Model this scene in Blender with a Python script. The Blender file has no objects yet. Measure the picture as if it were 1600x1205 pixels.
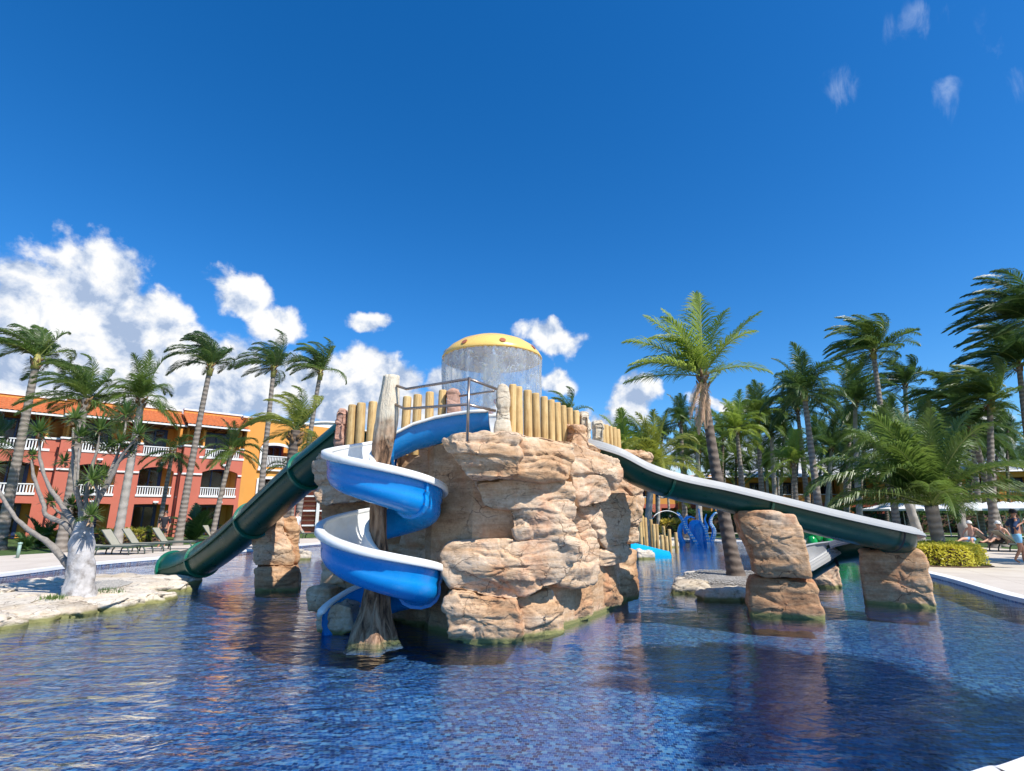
import bpy, bmesh, math, random
import numpy as np
from math import radians as R, sin, cos, pi
from mathutils import Vector, Matrix
random.seed(7)
rng = np.random.default_rng(7)
C = bpy.context.scene.collection
SC = bpy.context.scene

# ---------------------------------------------------------------- camera, sky, sun
FPX, PITCH, EYE = 830.0, R(13.5), 1.75
cam_d = bpy.data.cameras.new('camera')
cam = bpy.data.objects.new('camera', cam_d); C.objects.link(cam)
cam_d.sensor_width = 36.0; cam_d.lens = 36.0 * FPX / 1600.0
cam_d.clip_start = 0.05; cam_d.clip_end = 2000
cam.location = (0, 0, EYE); cam.rotation_euler = (R(90) + PITCH, 0, 0)
SC.camera = cam
SC.view_settings.view_transform = 'Standard'
SC.view_settings.look = 'None'
SC.view_settings.exposure = 0.30
SC.view_settings.gamma = 1.0
SC.view_settings.use_curve_mapping = False
SC.cycles.max_bounces = 10
SC.cycles.transparent_max_bounces = 24
SC.cycles.diffuse_bounces = 3
SC.cycles.glossy_bounces = 3
SC.cycles.caustics_reflective = False
SC.cycles.caustics_refractive = False
SC.cycles.sample_clamp_indirect = 4.0

SUN_EL, SUN_AZ = R(49), math.atan2(-0.66, 0.75)      # direction TO the sun, angle from +x
SUN_DIR = Vector((cos(SUN_EL) * cos(SUN_AZ), cos(SUN_EL) * sin(SUN_AZ), sin(SUN_EL)))
sl = bpy.data.lights.new('sun', 'SUN'); sl.energy = 5.0; sl.angle = R(0.5); sl.color = (1, 0.955, 0.88)
so = bpy.data.objects.new('sun', sl); C.objects.link(so)
so.rotation_euler = SUN_DIR.to_track_quat('Z', 'Y').to_euler()
so.location = (20, -20, 40)

def ray(x, y):
    u = x - 800.0; v = y - 602.5
    return Vector((u, FPX * cos(PITCH) + v * sin(PITCH), FPX * sin(PITCH) - v * cos(PITCH)))
def G(x, y, z=0.0):
    r = ray(x, y); t = (z - EYE) / r.z
    return Vector((0, 0, EYE)) + r * t
def P(x, y, Y):
    r = ray(x, y); return Vector((0, 0, EYE)) + r * (Y / r.y)

# ---------------------------------------------------------------- node helper
class NT:
    def __init__(s, tree): s.t = tree; s.n = tree.nodes; s.l = tree.links
    def new(s, typ, **kw):
        n = s.n.new(typ)
        for k, v in kw.items(): setattr(n, k, v)
        return n
    def put(s, sock, v):
        if v is None: return
        if hasattr(v, 'is_output'): s.l.new(v, sock)
        else:
            try: sock.default_value = v
            except Exception: sock.default_value = (v, v, v)
    def math(s, op, a, b=None, c=None, clamp=False):
        n = s.new('ShaderNodeMath', operation=op, use_clamp=clamp)
        s.put(n.inputs[0], a); s.put(n.inputs[1], b)
        if c is not None: s.put(n.inputs[2], c)
        return n.outputs[0]
    def vmath(s, op, a, b=None, out=0):
        n = s.new('ShaderNodeVectorMath', operation=op)
        s.put(n.inputs[0], a)
        if b is not None: s.put(n.inputs[3] if op == 'SCALE' else n.inputs[1], b)
        return n.outputs[out]
    def noise(s, vec, scale, detail=4, rough=0.55, dist=0.0):
        n = s.new('ShaderNodeTexNoise')
        if vec is not None: s.l.new(vec, n.inputs['Vector'])
        n.inputs['Scale'].default_value = scale; n.inputs['Detail'].default_value = detail
        n.inputs['Roughness'].default_value = rough; n.inputs['Distortion'].default_value = dist
        return n.outputs['Fac']
    def ramp(s, fac, stops, interp='LINEAR'):
        n = s.new('ShaderNodeValToRGB'); cr = n.color_ramp; cr.interpolation = interp
        while len(cr.elements) < len(stops): cr.elements.new(0.5)
        for e, (p, c) in zip(cr.elements, stops):
            e.position = p; e.color = (c[0], c[1], c[2], 1) if len(c) >= 3 else (c[0],) * 3 + (1,)
        s.put(n.inputs[0], fac); return n.outputs[0]
    def rng(s, v, a, b, c=0.0, d=1.0, smooth=False):
        n = s.new('ShaderNodeMapRange'); n.clamp = True
        if smooth: n.interpolation_type = 'SMOOTHSTEP'
        s.put(n.inputs[0], v)
        for i, x in enumerate((a, b, c, d)): s.put(n.inputs[i + 1], x)
        return n.outputs[0]
    def mix(s, f, a, b, blend='MIX'):
        n = s.new('ShaderNodeMix', data_type='RGBA', blend_type=blend)
        s.put(n.inputs[0], f)
        for sock, v in ((n.inputs[6], a), (n.inputs[7], b)):
            if hasattr(v, 'is_output'): s.l.new(v, sock)
            else: sock.default_value = (v[0], v[1], v[2], 1)
        return n.outputs[2]
    def mapping(s, vec, loc=(0, 0, 0), rot=(0, 0, 0), scl=(1, 1, 1)):
        n = s.new('ShaderNodeMapping'); s.l.new(vec, n.inputs[0])
        n.inputs[1].default_value = loc; n.inputs[2].default_value = rot; n.inputs[3].default_value = scl
        return n.outputs[0]
    def bump(s, h, strength=0.5, dist=0.02, normal=None):
        n = s.new('ShaderNodeBump'); s.put(n.inputs['Height'], h)
        n.inputs['Strength'].default_value = strength; n.inputs['Distance'].default_value = dist
        if normal is not None: s.l.new(normal, n.inputs['Normal'])
        return n.outputs[0]

def newmat(name):
    m = bpy.data.materials.new(name); m.use_nodes = True
    t = NT(m.node_tree); b = t.n['Principled BSDF']; return m, t, b
def pos_of(t): return t.new('ShaderNodeNewGeometry').outputs['Position']
def obj_of(t): return t.new('ShaderNodeTexCoord').outputs['Object']
def rnd_of(t): return t.new('ShaderNodeObjectInfo').outputs['Random']

# ---------------------------------------------------------------- sky with cumulus
W = bpy.data.worlds.new('World'); SC.world = W; W.use_nodes = True
wt = NT(W.node_tree); bg = wt.n['Background']
sky = wt.new('ShaderNodeTexSky', sky_type='NISHITA'); sky.sun_disc = False
sky.sun_elevation = SUN_EL; sky.sun_rotation = R(90) - SUN_AZ
sky.altitude = 0; sky.air_density = 1.0; sky.dust_density = 0.3; sky.ozone_density = 3.5
hs = wt.new('ShaderNodeHueSaturation'); hs.inputs['Saturation'].default_value = 1.36
hs.inputs['Value'].default_value = 1.0
wt.l.new(sky.outputs[0], hs.inputs['Color'])
gen = wt.new('ShaderNodeTexCoord').outputs['Generated']
sx = wt.new('ShaderNodeSeparateXYZ'); wt.l.new(gen, sx.inputs[0])
az = wt.math('ARCTAN2', sx.outputs[0], sx.outputs[1])
el = wt.math('ARCSINE', sx.outputs[2])
cx = wt.new('ShaderNodeCombineXYZ'); wt.l.new(az, cx.inputs[0]); wt.l.new(el, cx.inputs[1])
AE = cx.outputs[0]
wn = wt.new('ShaderNodeTexNoise'); wt.l.new(AE, wn.inputs['Vector']); wn.inputs['Scale'].default_value = 11; wn.inputs['Detail'].default_value = 6
warp = wt.vmath('SCALE', wt.vmath('SUBTRACT', wn.outputs['Color'], (0.5, 0.5, 0.5)), 0.10)
AEw = wt.vmath('ADD', AE, warp)
def blobs(lst):
    acc = None
    for (px, py, rx, ry, w) in lst:
        d = ray(px, py).normalized(); a0 = math.atan2(d.x, d.y); e0 = math.asin(d.z)
        k = 1 / 850.0
        m = wt.new('ShaderNodeMapping', vector_type='POINT'); wt.l.new(AEw, m.inputs[0])
        cr = 1.0 + ((px - 800) / 900.0) ** 2 * 0.5
        sxx = cr / (rx * k); syy = 1.0 / (ry * k)
        m.inputs[1].default_value = (-a0 * sxx, -e0 * syy, 0); m.inputs[3].default_value = (sxx, syy, 0)
        q = wt.vmath('LENGTH', m.outputs[0], out=1)
        v = wt.rng(q, 0.0, 1.6, w, 0.0, smooth=True)
        acc = v if acc is None else wt.math('MAXIMUM', acc, v)
    return acc
BL = [(150, 440, 85, 75, 1.0), (60, 500, 130, 95, 1.0), (200, 520, 120, 80, 1.0), (20, 450, 70, 50, .85), (60, 600, 190, 100, 1.0),
      (300, 590, 180, 95, 1.0), (380, 455, 66, 44, .86), (440, 500, 76, 42, .86), (575, 502, 52, 26, .82), (590, 585, 100, 55, .95),
      (480, 610, 160, 75, 1.0), (620, 640, 120, 50, .9), (690, 595, 50, 45, .8), (862, 528, 72, 36, .92), (868, 590, 50, 34, .82),
      (990, 620, 62, 42, .98), (960, 650, 80, 30, .8), (1125, 622, 60, 20, .75), (940, 580, 24, 10, .55), (1150, 715, 230, 50, .8),
      (1500, 655, 110, 20, .66), (300, 700, 420, 80, .95), (1350, 740, 300, 60, .82), (700, 720, 400, 50, .8)]
den = blobs(BL)
n1 = wt.noise(AE, 14, 7, 0.58, 0.2)
n2 = wt.noise(AE, 34, 5, 0.6)
fb = wt.math('ADD', wt.math('MULTIPLY', wt.math('SUBTRACT', n1, 0.5), 1.05), wt.math('MULTIPLY', wt.math('SUBTRACT', n2, 0.5), 0.30))
# low clouds all round the horizon for the directions the camera does not see
ring = wt.rng(el, 0.02, 0.24, 0.42, 0.0, smooth=True)
back = wt.rng(sx.outputs[1], 0.1, -0.3, 0.0, 1.0)
den = wt.math('MAXIMUM', den, wt.math('MULTIPLY', ring, back))
dd = wt.math('ADD', den, fb)
cover = wt.rng(dd, 0.40, 0.68, 0.0, 1.0, smooth=True)
# relief: same noise sampled a little toward the light
AE2 = wt.vmath('ADD', AE, (0.016, 0.022, 0.0))
n1b = wt.noise(AE2, 14, 7, 0.58, 0.2)
rel = wt.math('MULTIPLY', wt.math('SUBTRACT', n1, n1b), 3.4)
thick = wt.rng(dd, 0.5, 1.15, 0.0, 0.25)
low = wt.noise(AE, 5.5, 3, 0.5)
lum = wt.math('ADD', wt.math('ADD', 0.58, wt.math('MULTIPLY', rel, 1.35)), wt.math('MULTIPLY', wt.math('SUBTRACT', low, 0.5), 0.9))
lum = wt.math('ADD', lum, thick)
lum = wt.math('ADD', lum, wt.rng(el, 0.1, 0.45, -0.22, 0.22))
ccol = wt.ramp(lum, [(0.12, (2.5, 3.2, 4.5)), (0.5, (4.1, 4.6, 5.5)), (1.0, (6.15, 6.2, 6.25))])
# thin high wisps
m = wt.mapping(AE, rot=(0, 0, R(-55)), scl=(9, 4.5, 1))
wis = wt.noise(m, 2.4, 6, 0.62, 0.6)
wb = blobs([(1318, 135, 42, 48, 1.0), (1465, 150, 40, 50, 1.0), (1438, 22, 70, 34, 0.9), (1548, 50, 60, 40, .7), (1590, 105, 40, 30, .7), (40, 315, 50, 18, .8)])
wc = wt.math('MULTIPLY', wt.rng(wt.math('ADD', wis, wt.math('MULTIPLY', wb, 0.36)), 0.74, 1.15, 0, 1, smooth=True), wt.math('MULTIPLY', wb, 0.42))
tint = wt.mix(1.0, hs.outputs[0], (0.80, 0.98, 1.12), 'MULTIPLY')
skyc = wt.mix(wc, tint, (5.2, 6.0, 7.0))
out = wt.mix(cover, skyc, ccol)
wt.l.new(out, bg.inputs[0]); bg.inputs[1].default_value = 0.132

# ---------------------------------------------------------------- object helpers
def tag(o, label=None, cat=None, group=None, kind=None):
    if label: o['label'] = label
    if cat: o['category'] = cat
    if group: o['group'] = group
    if kind: o['kind'] = kind
    return o
def empty(name, loc=(0, 0, 0), rz=0.0, label=None, cat=None, group=None):
    o = bpy.data.objects.new(name, None); C.objects.link(o); o.location = loc; o.rotation_euler = (0, 0, rz)
    o.empty_display_size = 0.2
    return tag(o, label, cat, group)
def link(name, me, mat=None, parent=None, kind=None):
    o = bpy.data.objects.new(name, me); C.objects.link(o)
    if mat is not None and not me.materials: me.materials.append(mat)
    if parent is not None: o.parent = parent
    if kind: o['kind'] = kind
    return o
def mesh(name, V, F, mat=None, smooth=True):
    me = bpy.data.meshes.new(name)
    if isinstance(V, np.ndarray): V = V.tolist()
    if isinstance(F, np.ndarray): F = F.tolist()
    me.from_pydata(V, [], F); 
    if mat is not None: me.materials.append(mat)
    if smooth: me.shade_smooth()
    me.update(); return me
class MB:
    def __init__(s): s.V = []; s.F = []
    def add(s, V, F):
        b = len(s.V); s.V += [tuple(v) for v in V]; s.F += [tuple(b + i for i in f) for f in F]; return s
    def box(s, x0, y0, z0, x1, y1, z1):
        V = [(x0, y0, z0), (x1, y0, z0), (x1, y1, z0), (x0, y1, z0), (x0, y0, z1), (x1, y0, z1), (x1, y1, z1), (x0, y1, z1)]
        return s.add(V, [(0, 3, 2, 1), (4, 5, 6, 7), (0, 1, 5, 4), (1, 2, 6, 5), (2, 3, 7, 6), (3, 0, 4, 7)])
    def tube(s, pts, rad, n=8, caps=True):
        pts = [Vector(p) for p in pts]
        rs = rad if hasattr(rad, '__len__') else [rad] * len(pts)
        V = []; F = []; prev = None
        for i, p in enumerate(pts):
            d = (pts[min(i + 1, len(pts) - 1)] - pts[max(i - 1, 0)]).normalized()
            if prev is None:
                a = Vector((1, 0, 0)) if abs(d.x) < 0.8 else Vector((0, 1, 0))
            else: a = prev
            a = (a - d * a.dot(d)).normalized(); prev = a; b = d.cross(a)
            for k in range(n):
                t = 2 * pi * k / n; V.append(p + (a * cos(t) + b * sin(t)) * rs[i])
        for i in range(len(pts) - 1):
            for k in range(n):
                F.append((i * n + k, i * n + (k + 1) % n, (i + 1) * n + (k + 1) % n, (i + 1) * n + k))
        if caps:
            F.append(tuple(range(n - 1, -1, -1))); F.append(tuple(range((len(pts) - 1) * n, len(pts) * n)))
        return s.add(V, F)
    def lathe(s, prof, n=24, c=(0, 0, 0)):
        V = []; F = []
        for (r, z) in prof:
            for k in range(n):
                t = 2 * pi * k / n; V.append((c[0] + r * cos(t), c[1] + r * sin(t), c[2] + z))
        for i in range(len(prof) - 1):
            for k in range(n):
                F.append((i * n + k, i * n + (k + 1) % n, (i + 1) * n + (k + 1) % n, (i + 1) * n + k))
        return s.add(V, F)
    def build(s, name, mat, parent=None, smooth=False, kind=None, bevel=0):
        o = link(name, mesh(name, s.V, s.F, mat, smooth), None, parent, kind)
        if bevel:
            md = o.modifiers.new('bevel', 'BEVEL'); md.width = bevel; md.segments = 2; md.limit_method = 'ANGLE'
        return o
def smooth_path(pts, n):
    """Catmull-Rom through pts, n samples per span"""
    pts = [Vector(p) for p in pts]; out = []
    ext = [pts[0] * 2 - pts[1]] + pts + [pts[-1] * 2 - pts[-2]]
    for i in range(1, len(ext) - 2):
        p0, p1, p2, p3 = ext[i - 1:i + 3]
        for k in range(n):
            t = k / n
            out.append(0.5 * ((2 * p1) + (p2 - p0) * t + (2 * p0 - 5 * p1 + 4 * p2 - p3) * t * t + (3 * p1 - p0 - 3 * p2 + p3) * t ** 3))
    out.append(pts[-1]); return out

# vectorised noise ------------------------------------------------
def _h(ix, iy, iz, s=0):
    n = (ix.astype(np.int64) * 374761393 + iy.astype(np.int64) * 668265263 + iz.astype(np.int64) * 2147483647 + s * 1274126177) & 0xffffffff
    n = ((n ^ (n >> 13)) * 1274126177) & 0xffffffff
    n = ((n ^ (n >> 16)) * 2246822519) & 0xffffffff
    n = n ^ (n >> 15)
    return (n & 0xffffff) / float(0xffffff)
def vnoise(p, s=0):
    i = np.floor(p); f = p - i; f = f * f * (3 - 2 * f); i = i.astype(np.int64)
    r = 0
    for dx in (0, 1):
        for dy in (0, 1):
            for dz in (0, 1):
                w = (f[:, 0] if dx else 1 - f[:, 0]) * (f[:, 1] if dy else 1 - f[:, 1]) * (f[:, 2] if dz else 1 - f[:, 2])
                r = r + w * _h(i[:, 0] + dx, i[:, 1] + dy, i[:, 2] + dz, s)
    return r * 2 - 1
def fbm(p, o=4, s=0):
    r = 0; a = 0.5
    for k in range(o):
        r = r + a * vnoise(p, s + k); p = p * 2.03 + 17.1; a *= 0.5
    return r
def voro(p, s=0):
    i = np.floor(p).astype(np.int64)
    f1 = np.full(len(p), 9.0); f2 = np.full(len(p), 9.0); idv = np.zeros(len(p))
    for dx in (-1, 0, 1):
        for dy in (-1, 0, 1):
            for dz in (-1, 0, 1):
                cx, cy, cz = i[:, 0] + dx, i[:, 1] + dy, i[:, 2] + dz
                q = np.stack([cx + _h(cx, cy, cz, s + 1), cy + _h(cx, cy, cz, s + 2), cz + _h(cx, cy, cz, s + 3)], 1)
                d = np.linalg.norm(p - q, axis=1); v = _h(cx, cy, cz, s + 4)
                near = d < f1
                f2 = np.where(near, f1, np.minimum(f2, d)); idv = np.where(near, v, idv); f1 = np.where(near, d, f1)
    return f1, f2, idv

# ---------------------------------------------------------------- materials
def mat_rock(name, cols, sat=1.0, waterline=True):
    m, t, b = newmat(name); p = pos_of(t)
    info = t.new('ShaderNodeObjectInfo')
    big = t.noise(p, 0.9, 5, 0.6, 0.4)
    strat = t.noise(t.mapping(p, scl=(0.7, 0.7, 5.0)), 1.6, 6, 0.6, 0.5)
    fine = t.noise(p, 22, 6, 0.65)
    f = t.math('ADD', t.math('MULTIPLY', big, 0.55), t.math('MULTIPLY', strat, 0.45))
    f = t.math('ADD', f, t.math('MULTIPLY', t.math('SUBTRACT', info.outputs['Random'], 0.5), 0.26))
    col = t.ramp(f, [(0.33, cols[0]), (0.44, cols[1]), (0.52, cols[2]), (0.60, cols[3]), (0.70, cols[4])])
    rust = t.rng(t.noise(t.mapping(p, scl=(1.6, 1.6, 0.7)), 1.3, 6, 0.62, 0.8), 0.52, 0.72)
    col = t.mix(t.math('MULTIPLY', rust, 0.6), col, cols[5])
    zz = t.new('ShaderNodeSeparateXYZ'); t.l.new(p, zz.inputs[0])
    # bleached mineral runs
    wh = t.rng(t.noise(t.mapping(p, scl=(3.2, 3.2, 0.55)), 1.5, 5, 0.6, 0.3), 0.66, 0.74)
    col = t.mix(t.math('MULTIPLY', wh, 0.6), col, (0.66, 0.6, 0.52))
    # narrow dark cracks
    v = t.new('ShaderNodeTexVoronoi', feature='DISTANCE_TO_EDGE'); v.inputs['Scale'].default_value = 1.25
    wv = t.vmath('ADD', t.mapping(p, scl=(1, 1, 2.1)), t.vmath('SCALE', t.new('ShaderNodeTexNoise').outputs['Color'], 0.0))
    nn = t.new('ShaderNodeTexNoise'); t.l.new(p, nn.inputs['Vector']); nn.inputs['Scale'].default_value = 2.2; nn.inputs['Detail'].default_value = 5
    wv = t.vmath('ADD', t.mapping(p, scl=(1, 1, 2.1)), t.vmath('SCALE', nn.outputs['Color'], 0.9))
    t.l.new(wv, v.inputs['Vector'])
    crack = t.rng(v.outputs['Distance'], 0.0, 0.022, 1, 0)
    cm = t.rng(t.noise(p, 1.9, 2), 0.44, 0.56)
    crack = t.math('MULTIPLY', crack, cm)
    lines = t.rng(t.math('ABSOLUTE', t.math('SUBTRACT', t.noise(t.mapping(p, scl=(0.8, 0.8, 7)), 2.2, 5, 0.55, 0.3), 0.5)), 0.0, 0.013, 1, 0)
    lines = t.math('MULTIPLY', lines, t.rng(t.noise(p, 2.7, 2), 0.45, 0.6))
    dark = t.math('MAXIMUM', crack, lines)
    col = t.mix(t.math('MULTIPLY', dark, 0.75), col, (0.09, 0.05, 0.03))
    col = t.mix(t.rng(fine, 0.35, 0.7, 0.0, 0.38), col, cols[0], 'MULTIPLY')
    pit = t.rng(t.noise(p, 11, 5, 0.7), 0.60, 0.68, 0, 0.35); col = t.mix(pit, col, (0.30, 0.17, 0.10))
    spk = t.rng(t.noise(p, 60, 3), 0.62, 0.7, 0, 0.35)
    col = t.mix(spk, col, (0.2, 0.13, 0.08))
    if waterline:   # algae and wet line where the pool water laps the stone
        wz = t.math('ADD', zz.outputs[2], t.math('MULTIPLY', t.noise(p, 6, 3), -0.08))
        wl = t.rng(wz, 0.0, 0.045, 1, 0)
        col = t.mix(wl, col, (0.24, 0.23, 0.09))
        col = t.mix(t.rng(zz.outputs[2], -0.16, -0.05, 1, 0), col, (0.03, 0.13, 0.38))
    t.l.new(col, b.inputs['Base Color']); b.inputs['Roughness'].default_value = 0.86
    b.inputs['Specular IOR Level'].default_value = 0.25
    h = t.math('ADD', t.math('MULTIPLY', fine, 0.35), t.math('MULTIPLY', t.noise(t.mapping(p, scl=(1, 1, 2.6)), 7, 7, 0.62, 0.4), 1.0))
    h = t.math('SUBTRACT', h, t.math('MULTIPLY', dark, 0.7))
    t.l.new(t.bump(h, 0.45, 0.03), b.inputs['Normal'])
    return m
ROCK = mat_rock('sandstone', [(0.38, 0.21, 0.11), (0.56, 0.355, 0.20), (0.655, 0.46, 0.295), (0.72, 0.555, 0.395), (0.58, 0.37, 0.22), (0.60, 0.26, 0.13)])
ROCKP = mat_rock('pale_stone', [(0.45, 0.36, 0.26), (0.58, 0.48, 0.36), (0.66, 0.57, 0.44), (0.70, 0.62, 0.50), (0.6, 0.47, 0.33), (0.58, 0.44, 0.3)])
ROCKI = mat_rock('island_stone', [(0.48, 0.40, 0.30), (0.60, 0.52, 0.41), (0.68, 0.60, 0.49), (0.73, 0.66, 0.55), (0.62, 0.52, 0.4), (0.60, 0.48, 0.34)])
ROCKR = mat_rock('pink_stone', [(0.50, 0.30, 0.22), (0.64, 0.42, 0.33), (0.70, 0.52, 0.43), (0.74, 0.58, 0.49), (0.5, 0.27, 0.2), (0.5, 0.24, 0.16)])
ROCKC = mat_rock('cream_render', [(0.5, 0.4, 0.28), (0.66, 0.56, 0.42), (0.74, 0.66, 0.52), (0.76, 0.69, 0.56), (0.6, 0.45, 0.3), (0.5, 0.36, 0.24)])

def mat_plain(name, col, rough=0.5, spec=0.5, var=0.06, scale=6.0, bump=0.0, bscale=40.0, metal=0.0, dirt=None, dirt_amt=0.3, dscale=3.0, coat=0.0):
    m, t, b = newmat(name); p = pos_of(t)
    n = t.noise(p, scale, 5, 0.6)
    c = t.mix(n, tuple(x * (1 - var * 2) for x in col), tuple(min(1, x * (1 + var * 2)) for x in col))
    if dirt:
        d = t.rng(t.noise(p, dscale, 6, 0.65, 0.3), 0.5, 0.7, 0, dirt_amt); c = t.mix(d, c, dirt)
    t.l.new(c, b.inputs['Base Color'])
    r = t.rng(t.noise(p, 5, 3), 0.3, 0.7, max(0, rough - 0.08), min(1, rough + 0.08)); t.l.new(r, b.inputs['Roughness'])
    b.inputs['Specular IOR Level'].default_value = spec; b.inputs['Metallic'].default_value = metal
    b.inputs['Coat Weight'].default_value = coat
    if bump: t.l.new(t.bump(t.noise(p, bscale, 4), bump, 0.01), b.inputs['Normal'])
    return m
M = {}
M['blue'] = mat_plain('blue_fibreglass', (0.003, 0.25, 0.66), 0.28, 0.5, 0.07, 3, 0.12, 14, dirt=(0.02, 0.27, 0.62), dirt_amt=0.35)
M['white'] = mat_plain('white_fibreglass', (0.78, 0.78, 0.75), 0.35, 0.5, 0.03, 4, 0.05, 20, dirt=(0.5, 0.47, 0.4), dirt_amt=0.35)
M['green'] = mat_plain('green_fibreglass', (0.003, 0.060, 0.040), 0.33, 0.35, 0.12, 2, 0.10, 10, dirt=(0.012, 0.075, 0.055), dirt_amt=0.5)
M['green2'] = mat_plain('green_flange', (0.006, 0.13, 0.08), 0.3, 0.5, 0.1, 3, 0.05, 20)
M['greyrim'] = mat_plain('weathered_white_rim', (0.37, 0.37, 0.36), 0.5, 0.4, 0.05, 3, 0.08, 30, dirt=(0.3, 0.29, 0.27), dirt_amt=0.4)
M['steel'] = mat_plain('stainless_tube', (0.36, 0.29, 0.24), 0.32, 0.5, 0.1, 12, 0, metal=0.85, dirt=(0.2, 0.1, 0.05), dirt_amt=0.6)
M['yellow'] = mat_plain('yellow_paint', (0.86, 0.55, 0.15), 0.3, 0.5, 0.04, 3, 0.05, 30)
M['red'] = mat_plain('red_paint', (0.40, 0.035, 0.015), 0.35)
M['redspot'] = mat_plain('wet_red_spot', (0.40, 0.13, 0.06), 0.3)
M['cyan'] = mat_plain('cyan_plastic', (0.01, 0.42, 0.72), 0.25)
M['octoblue'] = mat_plain('octopus_blue', (0.05, 0.42, 0.92), 0.3)
M['frog'] = mat_plain('glossy_green', (0.01, 0.30, 0.07), 0.15)
M['wallred'] = mat_plain('coral_render', (0.52, 0.15, 0.10), 0.85, 0.2, 0.05, 1.2, 0.25, 30, dirt=(0.48, 0.11, 0.07), dirt_amt=0.35, dscale=0.6)
M['wallyel'] = mat_plain('ochre_render', (0.68, 0.31, 0.075), 0.85, 0.2, 0.05, 1.2, 0.25, 30, dirt=(0.55, 0.25, 0.06), dirt_amt=0.3, dscale=0.6)
M['wallwht'] = mat_plain('white_render', (0.76, 0.75, 0.73), 0.75, 0.2, 0.03, 2, 0.1, 30, dirt=(0.5, 0.48, 0.45), dirt_amt=0.25)
M['navy'] = mat_plain('navy_frame', (0.012, 0.025, 0.10), 0.4)
M['rooft'] = mat_plain('terracotta', (0.50, 0.145, 0.05), 0.8, 0.2, 0.22, 5.5, 0.3, 40, dirt=(0.28, 0.10, 0.05), dirt_amt=0.5, dscale=2.2)
M['shade'] = mat_plain('room_dark', (0.07, 0.045, 0.035), 0.8)
M['curtain'] = mat_plain('curtain', (0.34, 0.29, 0.26), 0.9, var=0.12, scale=2)
M['wood'] = mat_plain('brown_wood', (0.12, 0.06, 0.035), 0.7)
M['soil'] = mat_plain('mulch', (0.09, 0.05, 0.03), 0.95, bump=0.6, bscale=30, var=0.25)
M['grav'] = mat_plain('gravel', (0.25, 0.225, 0.195), 0.95, bump=1.0, bscale=60, var=0.35, scale=50)
M['frame'] = mat_plain('lounger_frame', (0.055, 0.075, 0.065), 0.45)
M['sling'] = mat_plain('lounger_sling', (0.36, 0.34, 0.26), 0.8, var=0.05, bump=0.3, bscale=80)
M['skin1'] = mat_plain('skin_fair', (0.62, 0.34, 0.23), 0.55)
M['skin2'] = mat_plain('skin_tan', (0.42, 0.20, 0.12), 0.55)
M['dark'] = mat_plain('dark_cloth', (0.015, 0.015, 0.02), 0.85)
M['navycloth'] = mat_plain('navy_shirt', (0.008, 0.035, 0.11), 0.8)
M['bluecloth'] = mat_plain('light_blue_shorts', (0.22, 0.50, 0.78), 0.85)
M['redcloth'] = mat_plain('coral_shorts', (0.85, 0.13, 0.08), 0.85)
M['whitecloth'] = mat_plain('white_cloth', (0.75, 0.74, 0.7), 0.9)
M['pinkcloth'] = mat_plain('striped_top', (0.55, 0.16, 0.22), 0.85, var=0.3, scale=12)
M['greycloth'] = mat_plain('blue_grey_shirt', (0.25, 0.32, 0.42), 0.85)
M['hair'] = mat_plain('dark_hair', (0.02, 0.013, 0.01), 0.6)
M['canvas'] = mat_plain('white_canvas', (0.8, 0.8, 0.8), 0.9)
M['bollard'] = mat_plain('grey_green_paint', (0.25, 0.36, 0.30), 0.5)
M['stem'] = mat_plain('mushroom_stem_white', (0.74, 0.74, 0.72), 0.3, dirt=(0.55, 0.54, 0.5), dirt_amt=0.3)
M['under'] = mat_plain('mushroom_underside', (0.60, 0.56, 0.50), 0.5)

def mat_log():
    m, t, b = newmat('treated_log'); p = obj_of(t); info = t.new('ShaderNodeObjectInfo')
    g = t.noise(t.mapping(p, scl=(1, 1, 0.08)), 26, 6, 0.6, 0.4)
    kn = t.noise(p, 5, 3)
    c = t.ramp(t.math('ADD', t.math('MULTIPLY', g, 0.7), t.math('MULTIPLY', kn, 0.3)),
               [(0.34, (0.36, 0.20, 0.07)), (0.5, (0.58, 0.38, 0.15)), (0.64, (0.68, 0.49, 0.23))])
    hsn = t.new('ShaderNodeHueSaturation'); t.l.new(c, hsn.inputs['Color'])
    t.l.new(t.rng(info.outputs['Random'], 0, 1, 0.82, 1.12), hsn.inputs['Value'])
    k = t.rng(t.noise(t.mapping(p, scl=(1, 1, 0.05)), 60, 2), 0.66, 0.72, 0, 0.7)
    c = t.mix(k, hsn.outputs[0], (0.15, 0.08, 0.03))
    t.l.new(c, b.inputs['Base Color']); b.inputs['Roughness'].default_value = 0.75
    t.l.new(t.bump(g, 0.5, 0.01), b.inputs['Normal']); return m
M['log'] = mat_log()

def mat_leaf(name, c1, c2, tip=None, trans=0.35, rough=0.4):
    m, t, b = newmat(name); info = t.new('ShaderNodeObjectInfo'); p = pos_of(t)
    f = t.math('ADD', t.math('MULTIPLY', info.outputs['Random'], 0.6), t.math('MULTIPLY', t.noise(p, 3.5, 3), 0.55))
    c = t.mix(t.rng(f, 0.2, 0.95), c1, c2)
    if tip: c = t.mix(t.rng(t.noise(p, 1.7, 3), 0.6, 0.75, 0, 0.7), c, tip)
    t.l.new(c, b.inputs['Base Color']); b.inputs['Roughness'].default_value = rough
    b.inputs['Specular IOR Level'].default_value = 0.45
    tr = t.new('ShaderNodeBsdfTranslucent')
    br = t.mix(0.5, c, tuple(min(1, x * 3) for x in c2), 'ADD'); t.l.new(br, tr.inputs[0])
    mx = t.new('ShaderNodeMixShader'); mx.inputs[0].default_value = trans
    t.l.new(b.outputs[0], mx.inputs[1]); t.l.new(tr.outputs[0], mx.inputs[2])
    t.l.new(mx.outputs[0], t.n['Material Output'].inputs[0]); return m
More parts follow.
